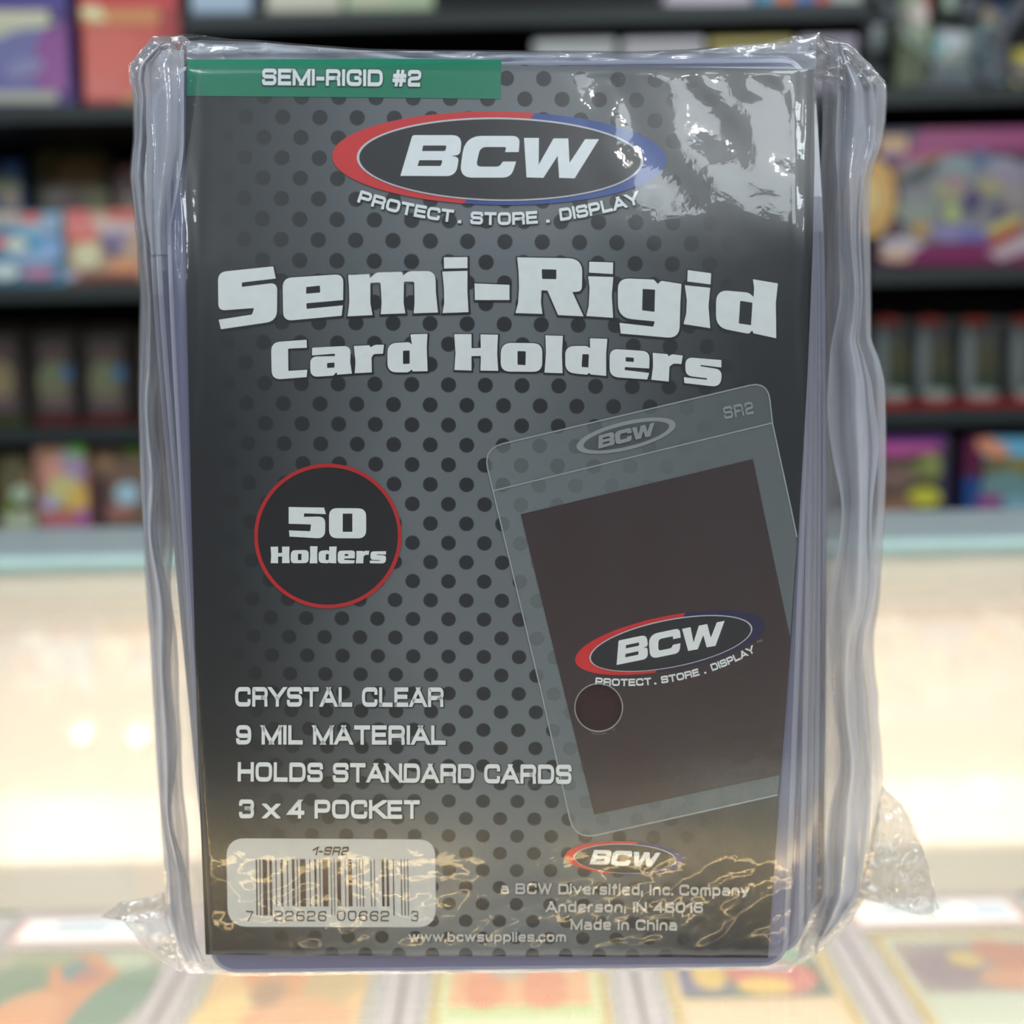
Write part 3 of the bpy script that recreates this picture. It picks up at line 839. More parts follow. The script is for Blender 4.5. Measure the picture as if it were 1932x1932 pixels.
def film_sheet(name, front, nu, nv, mat):
    bm = bmesh.new(); g = []
    for j in range(nv + 1):
        t = j / nv; row = []
        y0 = 64 + (1836 - 64) * t
        for i in range(nu + 1):
            s = i / nu
            L0, R0 = curve_x(SIL_L, y0), curve_x(SIL_R, y0)
            px = L0 + (R0 - L0) * s
            ty, byy = curve_y(TOP, px), curve_y(BOT, px)
            # follow the ragged outline at the sides, the straight edges inside
            ins = min(sm((px - L0) / 100), sm((R0 - px) / 110))
            py = y0 + (ty + (byy - ty) * t - y0) * ins
            sl, sr = lin(*SLX, py), lin(*SRX, py)
            mm = min(px - sl, sr - px, (1822 - py) * 1.0, (py - 104) * 1.0)
            mx = min(px - sl, sr - px)
            edge = min(s, 1 - s) * nu
            if front:
                zz = at(px, py, 0).z
                face = surf_y(zz) - .0009
                if mm >= 0:
                    # roll over the rim of the stack
                    dep = face + (.0035 - face) * (1 - sm(mm / 36.)) ** 1.6 if mm < 36 else face
                    dep -= wrinkle(px, py, 1.3) * (.35 + .65 * sm(mm / 36.))
                else:
                    k = min(1, -mm / (55. if mx < 0 else 12.))
                    dep = .0035 + (.0105 - .0035) * k - wrinkle(px, py, 1.3) * (1 if edge >= 1 else 0)
                dep = min(dep, .0105)
            else:
                k = sm(mm / 60.) if mm > 0 else 0
                dep = .0105 + .0085 * k + wrinkle(px, py, 5.1) * (1.0 if edge >= 1 and 0 < j < nv else 0)
                dep = max(dep, .0106)
            if edge < .5 or j in (0, nv): dep = .0105
            if front:
                dx, dy = px - HOLE[0], py - HOLE[1]; rr_ = math.hypot(dx, dy)
                if abs(rr_ - HOLE[2]) < 4.2: px, py = HOLE[0] + dx / rr_ * HOLE[2], HOLE[1] + dy / rr_ * HOLE[2]
            row.append((bm.verts.new(at(px, py, dep)), px, py))
        g.append(row)
    for j in range(nv):
        for i in range(nu):
            q = (g[j][i], g[j + 1][i], g[j + 1][i + 1], g[j][i + 1])
            if front:
                cx = sum(a[1] for a in q) / 4; cy = sum(a[2] for a in q) / 4
                if math.hypot(cx - HOLE[0], cy - HOLE[1]) < HOLE[2] - .5: continue
            bm.faces.new([a[0] for a in q])
    bmesh.ops.delete(bm, geom=[v for v in bm.verts if not v.link_faces], context='VERTS')
    return mesh_obj(name, bm, mat, bag, smooth=True)
M_FILM = clear('clear_bag_film', haze=.035, hazecol=rgb(215, 220, 228), gloss=1.35, rough=.035, hnoise=.02, hscale=30, bump=.15, bscale=400, soft=(.6, .36))
M_FOLD = clear('folded_bag_film', haze=.64, hazecol=rgb(236, 241, 255), gloss=2.2, rough=.10, hnoise=.2, hscale=110, bump=.5, bscale=260, transl=.3)
film_sheet('front_film', True, 250, 300, M_FILM)
film_sheet('back_film', False, 90, 110, M_FILM)
# hole rim
bm = bmesh.new()
def film_pt(px, py, o=0):
    zz = at(px, py, 0).z
    return at(px, py, surf_y(zz) - .0009 - wrinkle(px, py, 1.3) - o)
tube_bm(bm, [film_pt(*p, .00003) for p in ell(HOLE[0], HOLE[1], HOLE[2], HOLE[2], 0, 48)] + [film_pt(HOLE[0] + HOLE[2], HOLE[1], .00003)], .00009, 5)
M_RIMW = solid('cut_film_edge', rgb(150, 150, 150), .3)
mesh_obj('hole_rim', bm, M_RIMW, bag)
# gathered side folds: several pleats of film beside the stack
def pleat(name, xa, xb, ya, yb_, depth, seed, nu=26, nv=150, mat=None, amp=.0014, f=3.0):
    bm = bmesh.new(); g = []
    for j in range(nv + 1):
        t = j / nv; py = ya + (yb_ - ya) * t; row = []
        for i in range(nu + 1):
            s = i / nu
            x0, x1 = xa(py), xb(py)
            x1 = max(x1, x0 + 3) if xa(900) < xb(900) else x1
            px = x0 + (x1 - x0) * s
            w = math.sin(s * f * 3.1 + 2.2 * noise.noise(Vector((seed, py / 230., s)))) + .6 * noise.noise(Vector((px / 22., py / 160., seed)))
            fade = sm(s * 6) * sm((1 - s) * 6)
            row.append(bm.verts.new(at(px, py, depth + amp * w * fade)))
        g.append(row)
    for j in range(nv):
        for i in range(nu): bm.faces.new((g[j][i], g[j + 1][i], g[j + 1][i + 1], g[j][i + 1]))
    return mesh_obj(name, bm, mat or M_FOLD, bag, smooth=True)
Lx = lambda d: (lambda y: curve_x(SIL_L, y) + d)
Rx = lambda d: (lambda y: curve_x(SIL_R, y) - d)
nz1 = lambda y, s, a: a * noise.noise(Vector((y / 170., s, 3.3)))
pleat('side_fold', Lx(3), lambda y: lin(*SLX, y) - 2 + nz1(y, 1, 16), 80, 1815, .0112, 2.1)
pleat('side_fold', lambda y: curve_x(SIL_L, y) + 4 + 6 * abs(nz1(y, 5, 1)), lambda y: curve_x(SIL_L, y) + 36 + nz1(y, 2, 26), 80, 1815, .0085, 7.7, nu=12)
pleat('side_fold', lambda y: lin(*SRX, y) - 5 + nz1(y, 3, 4), Rx(3), 80, 1810, .0125, 4.4, nu=34, f=4)
pleat('side_fold', lambda y: lin(*SRX, y) + 30 + nz1(y, 4, 24), lambda y: curve_x(SIL_R, y) - 22 + nz1(y, 6, 14), 80, 1800, .0088, 9.2, nu=20)
pleat('side_fold', lambda y: curve_x(SIL_L, y) + 26 + nz1(y, 8, 12), lambda y: 347 - 28 * sm((y - 260) / 220), 95, 480, -.0016, 11.5, nu=16, nv=60, amp=.0009)
# gathered film along the top edge and the bottom seal
def strip(name, top, bot, depth, seed, n=160, m=6):
    bm = bmesh.new(); g = []
    for i in range(n + 1):
        x = top[0][0] + (top[-1][0] - top[0][0]) * i / n; row = []
        for j in range(m + 1):
            t = j / m; y = curve_y(top, x) * (1 - t) + curve_y(bot, x) * t
            row.append(bm.verts.new(at(x, y, depth + .0009 * noise.noise(Vector((x / 60., y / 8., seed))) * sm(t * 4) * sm((1 - t) * 4))))
        g.append(row)
    for i in range(n):
        for j in range(m): bm.faces.new((g[i][j], g[i][j + 1], g[i + 1][j + 1], g[i + 1][j]))
    return mesh_obj(name, bm, M_FOLD, bag, smooth=True)
strip('top_fold', [(352,78),(380,76),(480,79),(560,86),(640,92),(700,96),(960,98),(1200,100),(1300,96),(1400,86),(1480,80),(1540,70)], [(352,118),(900,118),(1540,138)], .0075, 1.0)
strip('top_fold', [(352,80),(640,94),(960,99),(1200,101),(1540,92)], [(352,118),(900,118),(1540,138)], .0098, 6.0)
strip('bottom_seal', [(362,1826),(700,1828),(1200,1824),(1488,1820)], [(362,1835),(700,1836),(1200,1831),(1488,1827)], .0092, 3.0)
# loose corner flaps
def flap(name, pts, depth, seed, centre, amp=.0016, dy=0):
    """fan of crinkled film inside an outline; two layers with a sealed edge"""
    bm = bmesh.new()
    for layer in (0, 1):
        prev = None; c = centre
        rings = []
        n = 12
        dense = []
        for a, b in zip(pts, pts[1:] + pts[:1]):
            k = max(2, int((Vector(b) - Vector(a)).length / 8))
            for q in range(k): dense.append((a[0] + (b[0] - a[0]) * q / k, a[1] + (b[1] - a[1]) * q / k))
        for r_ in range(n + 1):
            t = r_ / n; row = []
            for (x, y) in dense:
                px, py = c[0] + (x - c[0]) * t, c[1] + (y - c[1]) * t
                w = ridge(Vector((px / 60., py / 60., seed + layer * 3)), 1.0, 2) - .5
                e = sm((1 - t) * 4) * (1 if layer == 0 else -1)
                row.append(bm.verts.new(at(px, py, depth - e * (.0012 + amp * w) + dy * t)))
            rings.append(row)
        for a, b in zip(rings, rings[1:]):
            for k in range(len(a)): bm.faces.new((a[k], a[(k + 1) % len(a)], b[(k + 1) % len(b)], b[k]))
    bmesh.ops.remove_doubles(bm, verts=bm.verts[:], dist=1e-6)
    return mesh_obj(name, bm, M_FLAP, bag, smooth=True)
M_FLAP = clear('crinkled_flap_film', haze=.3, hazecol=rgb(240, 238, 238), gloss=1.8, rough=.06, hnoise=.06, hscale=160, bump=.5, bscale=260)
flap('corner_flap', [(311,1683),(280,1692),(225,1703),(190,1728),(191,1731),(228,1731),(240,1748),(262,1775),(300,1810),(345,1834),(335,1790),(318,1740)], .011, 3.1, (290, 1745))
flap('corner_flap', [(1664,1480),(1673,1492),(1700,1515),(1718,1545),(1745,1608),(1763,1680),(1773,1715),(1764,1733),(1720,1724),(1680,1710),(1632,1697),(1612,1690),(1640,1600)], .0115, 6.3, (1680, 1620), amp=.003)
flap('corner_flap', [(1560,1690),(1632,1697),(1606,1738),(1560,1785),(1510,1818),(1500,1800),(1530,1740)], .0112, 8.3, (1560, 1745), amp=.002)
flap('corner_flap', [(1470,90),(1546,61),(1552,76),(1600,82),(1640,118),(1672,155),(1600,170),(1540,150)], .0095, 2.7, (1580, 115), amp=.003)
flap('corner_flap', [(290,67),(345,66),(360,78),(352,120),(330,150),(300,165),(252,150),(243,124),(262,98)], .0085, 5.2, (300, 115), amp=.0022)

# ================================================================== SHOWCASE (display counter)
case = empty('display_case', (0, 0.05, -0.95), 'glass topped display counter with cream lit interior and pale rear ledge', 'display case')
M_GLASS = clear('counter_glass', tint=(.95, .98, .965, 1), gloss=.8, rough=.02, bump=.04, bscale=18)
M_SHELFG = clear('shelf_glass', tint=(.93, .975, .95, 1), gloss=.7, rough=.02)
M_GEDGE = solid('green_glass_edge', rgb(120, 140, 125), .25)
M_CREAM = solid('cream_laminate', rgb(250, 238, 226), .28, var=.03, scale=6, spec=.5)
M_LEDGE = solid('pale_grey_laminate', rgb(222, 236, 238), .22, var=.04, scale=12, spec=.6)
M_TRIM = solid('pale_teal_trim', rgb(188, 220, 220), .3)
M_ALU = solid('brushed_aluminium', rgb(190, 200, 200), .35, metal=.6)
M_DARK = solid('dark_case_base', rgb(40, 40, 42), .5)
def bx(name, a, mat, parent, bevel=0.0, seg=1):
    bm = bmesh.new(); box_bm(bm, *a, bevel=bevel, seg=seg); return mesh_obj(name, bm, mat, parent)
YB = .394
bx('glass_top', (-1.1, 1.1, -.08, YB, -.008, 0), M_GLASS, case)
bx('rear_ledge', (-1.1, 1.1, YB + .001, YB + .12, -.008, .0015), M_LEDGE, case, .0015, 2)
bx('ledge_trim', (-1.1, 1.1, YB - .004, YB + .006, -.0075, .0022), M_TRIM, case, .001, 2)
bx('back_panel', (-1.1, 1.1, YB + .001, YB + .02, -.55, -.0085), M_CREAM, case)
bx('door_track', (-1.1, 1.1, YB - .004, YB, -.036, -.030), M_CREAM, case, .001, 2)
bx('door_stile', (.55, .575, YB - .003, YB, -.54, -.037), M_CREAM, case, .002, 2)
bx('door_stile', (-.60, -.575, YB - .003, YB, -.54, -.037), M_CREAM, case, .002, 2)
bx('case_floor', (-1.1, 1.1, -.07, YB, -.57, -.552), M_CREAM, case)
bx('base_cabinet', (-1.1, 1.1, -.06, YB + .02, -.95, -.571), M_DARK, case)
bx('front_glass', (-1.1, 1.1, -.080, -.074, -.55, -.0085), M_GLASS, case)
bx('end_panel', (-1.12, -1.101, -.08, YB + .02, -.55, 0), M_CREAM, case)
bx('end_panel', (1.101, 1.12, -.08, YB + .02, -.55, 0), M_CREAM, case)
ZS = -.1305
sh = bx('glass_shelf', (-1.1, 1.1, -.07, .262, ZS - .008, ZS), M_SHELFG, case)
bm = bmesh.new(); box_bm(bm, -1.1, 1.1, .262, .2645, ZS - .008, ZS)
mesh_obj('shelf_edge', bm, M_GEDGE, sh)
# mat under the graded cards
bx('display_mat', (-1.08, 1.08, -.065, .2585, ZS + .0004, ZS + .0015), solid('pale_lilac_mat', rgb(226, 218, 222), .6), case)
bx('light_channel', (-1.05, 1.05, -.072, -.056, -.024, -.0085), M_ALU, case, .001)
M_CHIP = solid('warm_led', rgb(255, 220, 170), .4, emit=(1.0, .68, .34, 1), es=24)
for i in range(10):
    x = -.855 + i * .19
    bm = bmesh.new(); tube_bm(bm, [(x - .088, -.052, -.019), (x + .088, -.052, -.019)], .0013, 10)
    mesh_obj('led_tube', bm, M_CHIP, case)

M_REFL_GLOW = solid('reflection_glow', rgb(255, 245, 225), .4, emit=(1.0, .93, .8, 1), es=2.0)  # glowing discs added in place of soft bright reflections, not lamps
for px, py in ((152, 1388), (258, 1392), (92, 1568), (1868, 1500)):
    c = at(px, py, YB - .004); bm = bmesh.new(); tube_bm(bm, [c, c + Vector((0, .004, 0))], .0042, 18)
    mesh_obj('reflection_spot', bm, M_REFL_GLOW, case)
# ---- graded card slabs lying on the shelf
M_SLAB = clear('slab_plastic', tint=(.97, .98, .98, 1), haze=.3, hazecol=rgb(252, 246, 244), gloss=.4, rough=.06)
M_SLABR = clear('slab_frame_plastic', tint=(.93, .94, .96, 1), haze=.95, hazecol=rgb(252, 244, 248), gloss=.4, rough=.4, transl=.45)
M_GAP_PLATE = solid('pale_gap_plate', rgb(250, 244, 246), .5)
def slab(x, y, label, border, face, art, strip, textarea, rot=0):
    """x, y: centre of the far edge; slab runs towards the viewer"""
    z0 = ZS + .0016
    t = empty('graded_card', (x, y, z0), label, 'graded card', 'graded cards lying under the counter glass')
    w, l, th = .0412, .134, .0024
    bm = bmesh.new()
    o = [(-w, 0), (w, 0), (w, -l), (-w, -l)]; i_ = [(-w + .0065, -.0285), (w - .0065, -.0285), (w - .0065, -l + .008), (-w + .0065, -l + .008)]
    va = [bm.verts.new((x + a, y + b, z0)) for a, b in o]; vb = [bm.verts.new((x + a, y + b, z0)) for a, b in i_]
    for k in range(4): bm.faces.new((va[k], va[(k + 1) % 4], vb[(k + 1) % 4], vb[k]))
    g = bmesh.ops.extrude_face_region(bm, geom=bm.faces[:])
    for v in g['geom']:
        if isinstance(v, bmesh.types.BMVert): v.co.z += th
    bmesh.ops.recalc_face_normals(bm, faces=bm.faces)
    bmesh.ops.bevel(bm, geom=[e for e in bm.edges if all(abs(v.co.z - z0 - th) < 1e-5 for v in e.verts)], offset=.0006, segments=2, affect='EDGES')
    mesh_obj('slab_frame', bm, M_SLABR, t)
    bx('slab_window', (x - w + .0064, x + w - .0064, y - l + .0079, y - .0284, z0 + .0020, z0 + .0023), M_SLAB, t)
    bx('added_gap_plate', (x - w + .0066, x + w - .0066, y - l + .0082, y - .0287, z0 + .0004, z0 + .0010), M_GAP_PLATE, t)  # pale plate added to lighten the dark gap round the card
    # paper title strip
    rect = lambda a, b, c, d: [(a, b), (c, b), (c, d), (a, d)]
    mp = lambda zz: (lambda a, b: Vector((x + a, y - b, z0 + zz)))
    it = [poly(rgb(*strip[0]), rect(-.034, .006, .034, .025)), poly(rgb(*strip[1]), rect(-.032, .0075, .032, .0235))]
    for q in strip[2]: it.append(poly(rgb(*q[4]), rect(*q[:4])))
    for k, one in enumerate(it): flat_print('title_strip', [one], mp(.00246 + .00006 * k), INK_BOX, t, step=0)
    # the card
    cx0, cx1, cy0, cy1 = -.0315, .0315, .0295, .1175
    cd = bx('trading_card', (x + cx0, x + cx1, y - cy1, y - cy0, z0 + .0012, z0 + .0016), solid('card_edge_' + border[0], rgb(*border[1]), .5), t)
    U_ = lambda u, v: (cx0 + u * (cx1 - cx0), cy0 + v * (cy1 - cy0))
    items = [(poly(rgb(*face), [U_(.055, .04), U_(.945, .04), U_(.945, .96), U_(.055, .96)]))]
    flat_print('card_face', items, mp(.00166), INK_BOX, cd, step=0)
    items = []
    for a in art:
        if a[0] == 'e':
            q = ell(a[1], a[2], a[3], a[4], a[5], 20)
            items.append(poly(rgb(*a[6]), [U_(*p) for p in q]))
        else: items.append(poly(rgb(*a[5]), [U_(a[1], a[2]), U_(a[3], a[2]), U_(a[3], a[4]), U_(a[1], a[4])]))
    for k, one in enumerate(items): flat_print('card_artwork', [one], mp(.00170 + .00004 * k), INK_BOX, cd, step=0)
    return t
P5 = atz(1638, 1762, ZS + .003); YF = P5.y + .0295; X5 = P5.x + .0315
PITCHX = .0838
STR = ((226, 180, 176), (236, 240, 244), [(-.02, .010, .008, .0125, (150, 175, 200)), (-.02, .015, .002, .0175, (160, 165, 180)), (.016, .010, .03, .021, (205, 210, 225))])
Y_ = ('yellow', (250, 214, 120))
slab(X5 - 4 * PITCHX, YF - .001, 'leftmost graded card, orange and teal picture on pale green, no yellow border', ('silver', (225, 214, 190)), (196, 196, 160),
     [('e', .5, .33, .34, .3, 10, (232, 150, 96)), ('e', .2, .3, .22, .2, -30, (120, 150, 120)), ('e', .86, .4, .16, .3, 20, (110, 150, 128)), ('e', .52, .16, .1, .07, 40, (92, 140, 152)), ('e', .62, .2, .08, .06, 0, (200, 120, 110)), ('e', .42, .5, .2, .2, 0, (240, 165, 110)), ('e', .3, .08, .2, .05, 0, (168, 178, 132)), ('e', .8, .09, .16, .06, 10, (205, 215, 190))], STR, None)
slab(X5 - 3 * PITCHX, YF, 'graded card with peach and golden full picture, second from left under the glass', ('silver2', (228, 216, 200)), (246, 196, 130),
     [('e', .5, .25, .3, .18, 12, (236, 160, 92)), ('e', .22, .5, .2, .14, -20, (248, 214, 140)), ('e', .75, .3, .15, .2, 30, (214, 180, 120)), ('e', .6, .55, .3, .16, 0, (240, 176, 120)), ('e', .35, .12, .18, .06, 0, (214, 170, 100)), ('e', .4, .36, .1, .1, 0, (190, 140, 96))], STR, None)
slab(X5 - 2 * PITCHX, YF, 'yellow bordered graded card with orange picture over pale green, middle one', Y_, (226, 232, 180),
     [('b', .1, .1, .9, .48, (244, 178, 120)), ('e', .3, .36, .12, .14, 0, (238, 140, 84)), ('e', .64, .36, .13, .16, 0, (236, 140, 84)), ('e', .44, .2, .14, .1, 0, (196, 180, 160)), ('e', .7, .16, .12, .08, 0, (180, 172, 152)), ('b', .1, .5, .9, .54, (206, 226, 150)), ('b', .1, .56, .9, .92, (238, 236, 200))], STR, None)
slab(X5 - 1 * PITCHX, YF, 'yellow bordered graded card with purple, red and dark green picture', Y_, (250, 214, 170),
     [('b', .08, .1, .92, .46, (84, 106, 84)), ('b', .08, .1, .36, .42, (96, 78, 140)), ('e', .62, .3, .26, .14, 5, (222, 96, 84)), ('e', .26, .3, .1, .1, 0, (238, 196, 70)), ('e', .56, .38, .16, .06, 0, (248, 200, 70)), ('e', .8, .16, .12, .08, 0, (120, 178, 140)), ('e', .5, .15, .12, .05, 0, (190, 190, 210)), ('b', .08, .5, .92, .92, (252, 216, 178))], STR, None)
slab(X5, YF, 'yellow bordered graded card with mauve and rust picture over pale green, rightmost', Y_, (224, 226, 206),
     [('b', .09, .08, .92, .45, (170, 150, 150)), ('e', .3, .28, .2, .14, 0, (150, 118, 138)), ('e', .74, .2, .2, .12, 20, (204, 118, 88)), ('e', .7, .36, .24, .08, 0, (222, 150, 110)), ('e', .46, .22, .1, .06, 0, (222, 190, 110)), ('b', .1, .47, .92, .92, (214, 222, 206))], STR, None)

# ================================================================== ROOM SHELL
M_WALL = solid('warm_grey_paint', rgb(92, 84, 80), .8, scale=3)
M_BWALL = solid('charcoal_paint', rgb(30, 32, 34), .8, scale=3)
M_FLOOR = solid('grey_carpet_tile', rgb(70, 70, 74), .9, scale=120, var=.2)
M_CEILM = solid('white_ceiling_board', rgb(150, 152, 154), .9, scale=20)
def shell(name, a, mat):
    bm = bmesh.new(); box_bm(bm, *a); o = mesh_obj(name, bm, mat); o['kind'] = 'structure'; return o
shell('floor', (-3.2, 3.2, -7.2, 2.2, -1.0, -.95), M_FLOOR)
shell('ceiling', (-3.2, 3.2, -7.2, 2.2, CEIL + .005, CEIL + .05), M_CEILM)
shell('wall_back', (-3.2, 3.2, 2.15, 2.2, -.95, CEIL + .004), M_BWALL)
shell('wall_front', (-3.2, 3.2, -7.25, -7.2, -.95, CEIL + .004), M_WALL)
shell('wall_left', (-3.25, -3.2, -7.2, 2.2, -.95, CEIL + .004), M_WALL)
shell('wall_right', (3.2, 3.25, -7.2, 2.2, -.95, CEIL + .004), M_WALL)
M_DIFF = solid('lamp_diffuser', rgb(240, 244, 248), .6, emit=(.86, .94, 1, 1), es=2.0)
WHERE = ['above the counter, left side', 'above the counter, right side', 'added as frontal fill near the left wall behind the viewer', 'behind the viewer just right of the pack', 'added as frontal fill near the right wall behind the viewer', 'farthest from the shelves']
for i, (x, y, sx, sy, pw) in enumerate(PANELS):
    t = empty('ceiling_light', (x, y, CEIL - .01), 'white square ceiling panel light ' + WHERE[i], 'ceiling light', 'ceiling panel lights')
    bm = bmesh.new()
    for a in ((x - sx / 2 - .03, x - sx / 2, y - sy / 2 - .03, y + sy / 2 + .03), (x + sx / 2, x + sx / 2 + .03, y - sy / 2 - .03, y + sy / 2 + .03),
              (x - sx / 2, x + sx / 2, y - sy / 2 - .03, y - sy / 2), (x - sx / 2, x + sx / 2, y + sy / 2, y + sy / 2 + .03)):
        box_bm(bm, a[0], a[1], a[2], a[3], CEIL - .012, CEIL + .004)
    mesh_obj('lamp_frame', bm, M_ALU, t)
    bx('diffuser', (x - sx / 2, x + sx / 2, y - sy / 2, y + sy / 2, CEIL - .006, CEIL + .003), M_DIFF, t)

# ================================================================== SHELVING behind the counter
YS = 1.35; DP = .34
M_SHELF = solid('black_shelf_board', rgb(22, 24, 25), .55, scale=20)
M_LIP = solid('dark_shelf_lip', rgb(50, 58, 59), .5, scale=20)
z1 = at(130, 199, YS).z; z2 = at(130, 537, YS).z; z3 = at(130, 805, YS).z; z4 = at(130, 1012, YS).z; zc0 = at(1000, 17, YS).z
xl = at(353, 199, YS).x; xr = at(1640, 165, YS).x; xL = at(-420, 199, YS).x; xR = at(2350, 165, YS).x
TOPZ = at(966, -420, YS).z; LIP = .024
unit = empty('shelving_unit', (0, YS + DP / 2, -.95), 'tall black shelving with dark grey shelf edges behind the counter', 'shelving')
bx('back_board', (xL, xR, YS + DP, YS + DP + .012, -.95, TOPZ), M_SHELF, unit)
bx('top_board', (xL, xR, YS, YS + DP, TOPZ, TOPZ + .02), M_SHELF, unit)
for xx in (xL, xl, xr, xR): bx('side_panel', (xx - .006, xx + .006, YS + .012, YS + DP, -.95, TOPZ - .001), M_SHELF, unit)
def shelf(xa, xb, z):
    s = bx('shelf', (xa + .0065, xb - .0065, YS + .004, YS + DP - .001, z - .018, z), M_SHELF, unit)
    bm = bmesh.new(); box_bm(bm, xa + .002, xb - .002, YS - .006, YS + .0035, z - LIP, z, bevel=.001); mesh_obj('shelf_lip', bm, M_LIP, s)
zt = at(130, -330, YS).z
for z in (z1, z2, z3, z4, zt): shelf(xL, xl, z); shelf(xr, xR, z)
for z in (zc0, at(1000, 185, YS).z, z2, z3, z4): shelf(xl, xr, z)
zcm = at(1000, 185, YS).z

def clampx(v, lim):
    if lim: v.x = max(lim[0], min(lim[1], v.x)); v.z = max(lim[2], min(lim[3], v.z))
    return v
def art_mesh(pts_list, Y, parent, name='printed_artwork', mat=None, lim=None):
    for k, (shape, c) in enumerate(pts_list):
        flat_print(name, [poly(rgb(*c), shape)], (lambda kk: (lambda px, py: clampx(at(px, py, Y - .0004 - .0003 * kk), lim)))(k), mat or INK_BOX, parent, step=0)
def E(cx, cy, rx, ry, c, rot=0): return (ell(cx, cy, rx, ry, rot, 20), c)
def B(x0, y0, x1, y1, c): return ([(x0, y0), (x1, y0), (x1, y1), (x0, y1)], c)
def Q(c, *p): return ([(p[i], p[i + 1]) for i in range(0, len(p), 2)], c)
mats = {}
def boxmat(c, rough=.35):
    if c not in mats: mats[c] = solid('carton_%d_%d_%d' % c, rgb(*c), rough, scale=25)
    return mats[c]
def product(name, label, cat, x0, x1, ytop, zb, base, art, Y=YS + .03, depth=.07, group=None, lidc=None):
    """carton: front face spans pixel columns x0..x1 at depth Y, stands on zb, top at pixel row ytop"""
    X0 = at(x0, (ytop + 200), Y).x; X1 = at(x1, (ytop + 200), Y).x; Z1 = at((x0 + x1) / 2, ytop, Y).z
    for lim in (xl, xr):
        if X0 < lim < X1:
            if lim - X0 < X1 - lim: X0 = lim + .0085
            else: X1 = lim - .0085
        elif X0 < lim + .0085 and X0 >= lim: X0 = lim + .0085
        elif X1 > lim - .0085 and X1 <= lim: X1 = lim - .0085
    X1 = min(X1, xR - .0085); X0 = max(X0, xL + .0085)
    t = empty(name, ((X0 + X1) / 2, Y + depth / 2, zb), label, cat, group)
    bx('carton', (X0, X1, Y, Y + depth, zb + .0004, Z1), boxmat(base), t, .0025, 2)
    if lidc: bx('lid', (X0 - .0012, X1 + .0012, Y - .0012, Y + depth + .001, Z1 - .035, Z1 + .0012), boxmat(lidc), t, .002, 2)
    art_mesh(art, Y - .0003 - (.0012 if lidc else 0), t, lim=(X0 + .001, X1 - .001, zb + .0012, Z1 - .001))
    return t
def hanger(name, label, cat, x0, x1, ytop, zb, base, art, Y, depth=.012, group=None, slant=0.0):
    """flat foil pack: pillow shape with crimped ends"""
    X0 = at(x0, ytop + 100, Y).x; X1 = at(x1, ytop + 100, Y).x; Z1 = at((x0 + x1) / 2, ytop, Y).z
    t = empty(name, ((X0 + X1) / 2, Y + depth / 2, zb), label, cat, group)
    bm = bmesh.new(); nx, nz_ = 10, 14; H = Z1 - zb
    for s in (-1, 1):
        g = []
        for j in range(nz_ + 1):
            v = j / nz_; row = []
            for i in range(nx + 1):
                u = i / nx
                b = (math.sin(math.pi * u) ** .5) * (1 if .07 < v < .93 else 0.05) * (math.sin(math.pi * v) ** .35 if 0 < v < 1 else 0)
                row.append(bm.verts.new((X0 + (X1 - X0) * u, Y + depth / 2 + s * b * depth / 2 + .0001 * s, zb + .0003 + (H - .0003) * v)))
            g.append(row)
        for j in range(nz_):
            for i in range(nx):
                q = (g[j][i], g[j][i + 1], g[j + 1][i + 1], g[j + 1][i])
                bm.faces.new(q if s < 0 else q[::-1])
    bmesh.ops.remove_doubles(bm, verts=bm.verts[:], dist=.00005)
    mesh_obj('foil_wrapper', bm, boxmat(base, .2), t, smooth=True)
    art_mesh(art, Y - .0003, t, lim=(X0 + .001, X1 - .001, zb + .0012, Z1 - .001))
    return t
M_BLIST = clear('blister_plastic', tint=(.9, .92, .92, 1), haze=.10, hazecol=rgb(190, 200, 200), gloss=1.6, rough=.08)
def blister(name, label, cat, x0, x1, ytop, zb, inner, art, basec, Y, group=None):
    """clear blister shell over a printed backing card with a coloured foot"""
    X0 = at(x0, ytop + 100, Y).x; X1 = at(x1, ytop + 100, Y).x; Z1 = at((x0 + x1) / 2, ytop, Y).z
    t = empty(name, ((X0 + X1) / 2, Y + .02, zb), label, cat, group)
    bx('backing_card', (X0 - .003, X1 + .003, Y + .034, Y + .036, zb + .0005, Z1 + .012), boxmat(inner), t)
    bx('inner_pack', (X0 + .006, X1 - .006, Y + .012, Y + .030, zb + .018, Z1 - .012), boxmat(inner), t, .002)
    bx('blister_shell', (X0, X1, Y, Y + .033, zb + .004, Z1), M_BLIST, t, .005, 3)
    bx('foot', (X0 - .002, X1 + .002, Y - .001, Y + .0335, zb + .0005, zb + .012), boxmat(basec), t, .001)
    art_mesh(art, Y + .0115, t)
    return t

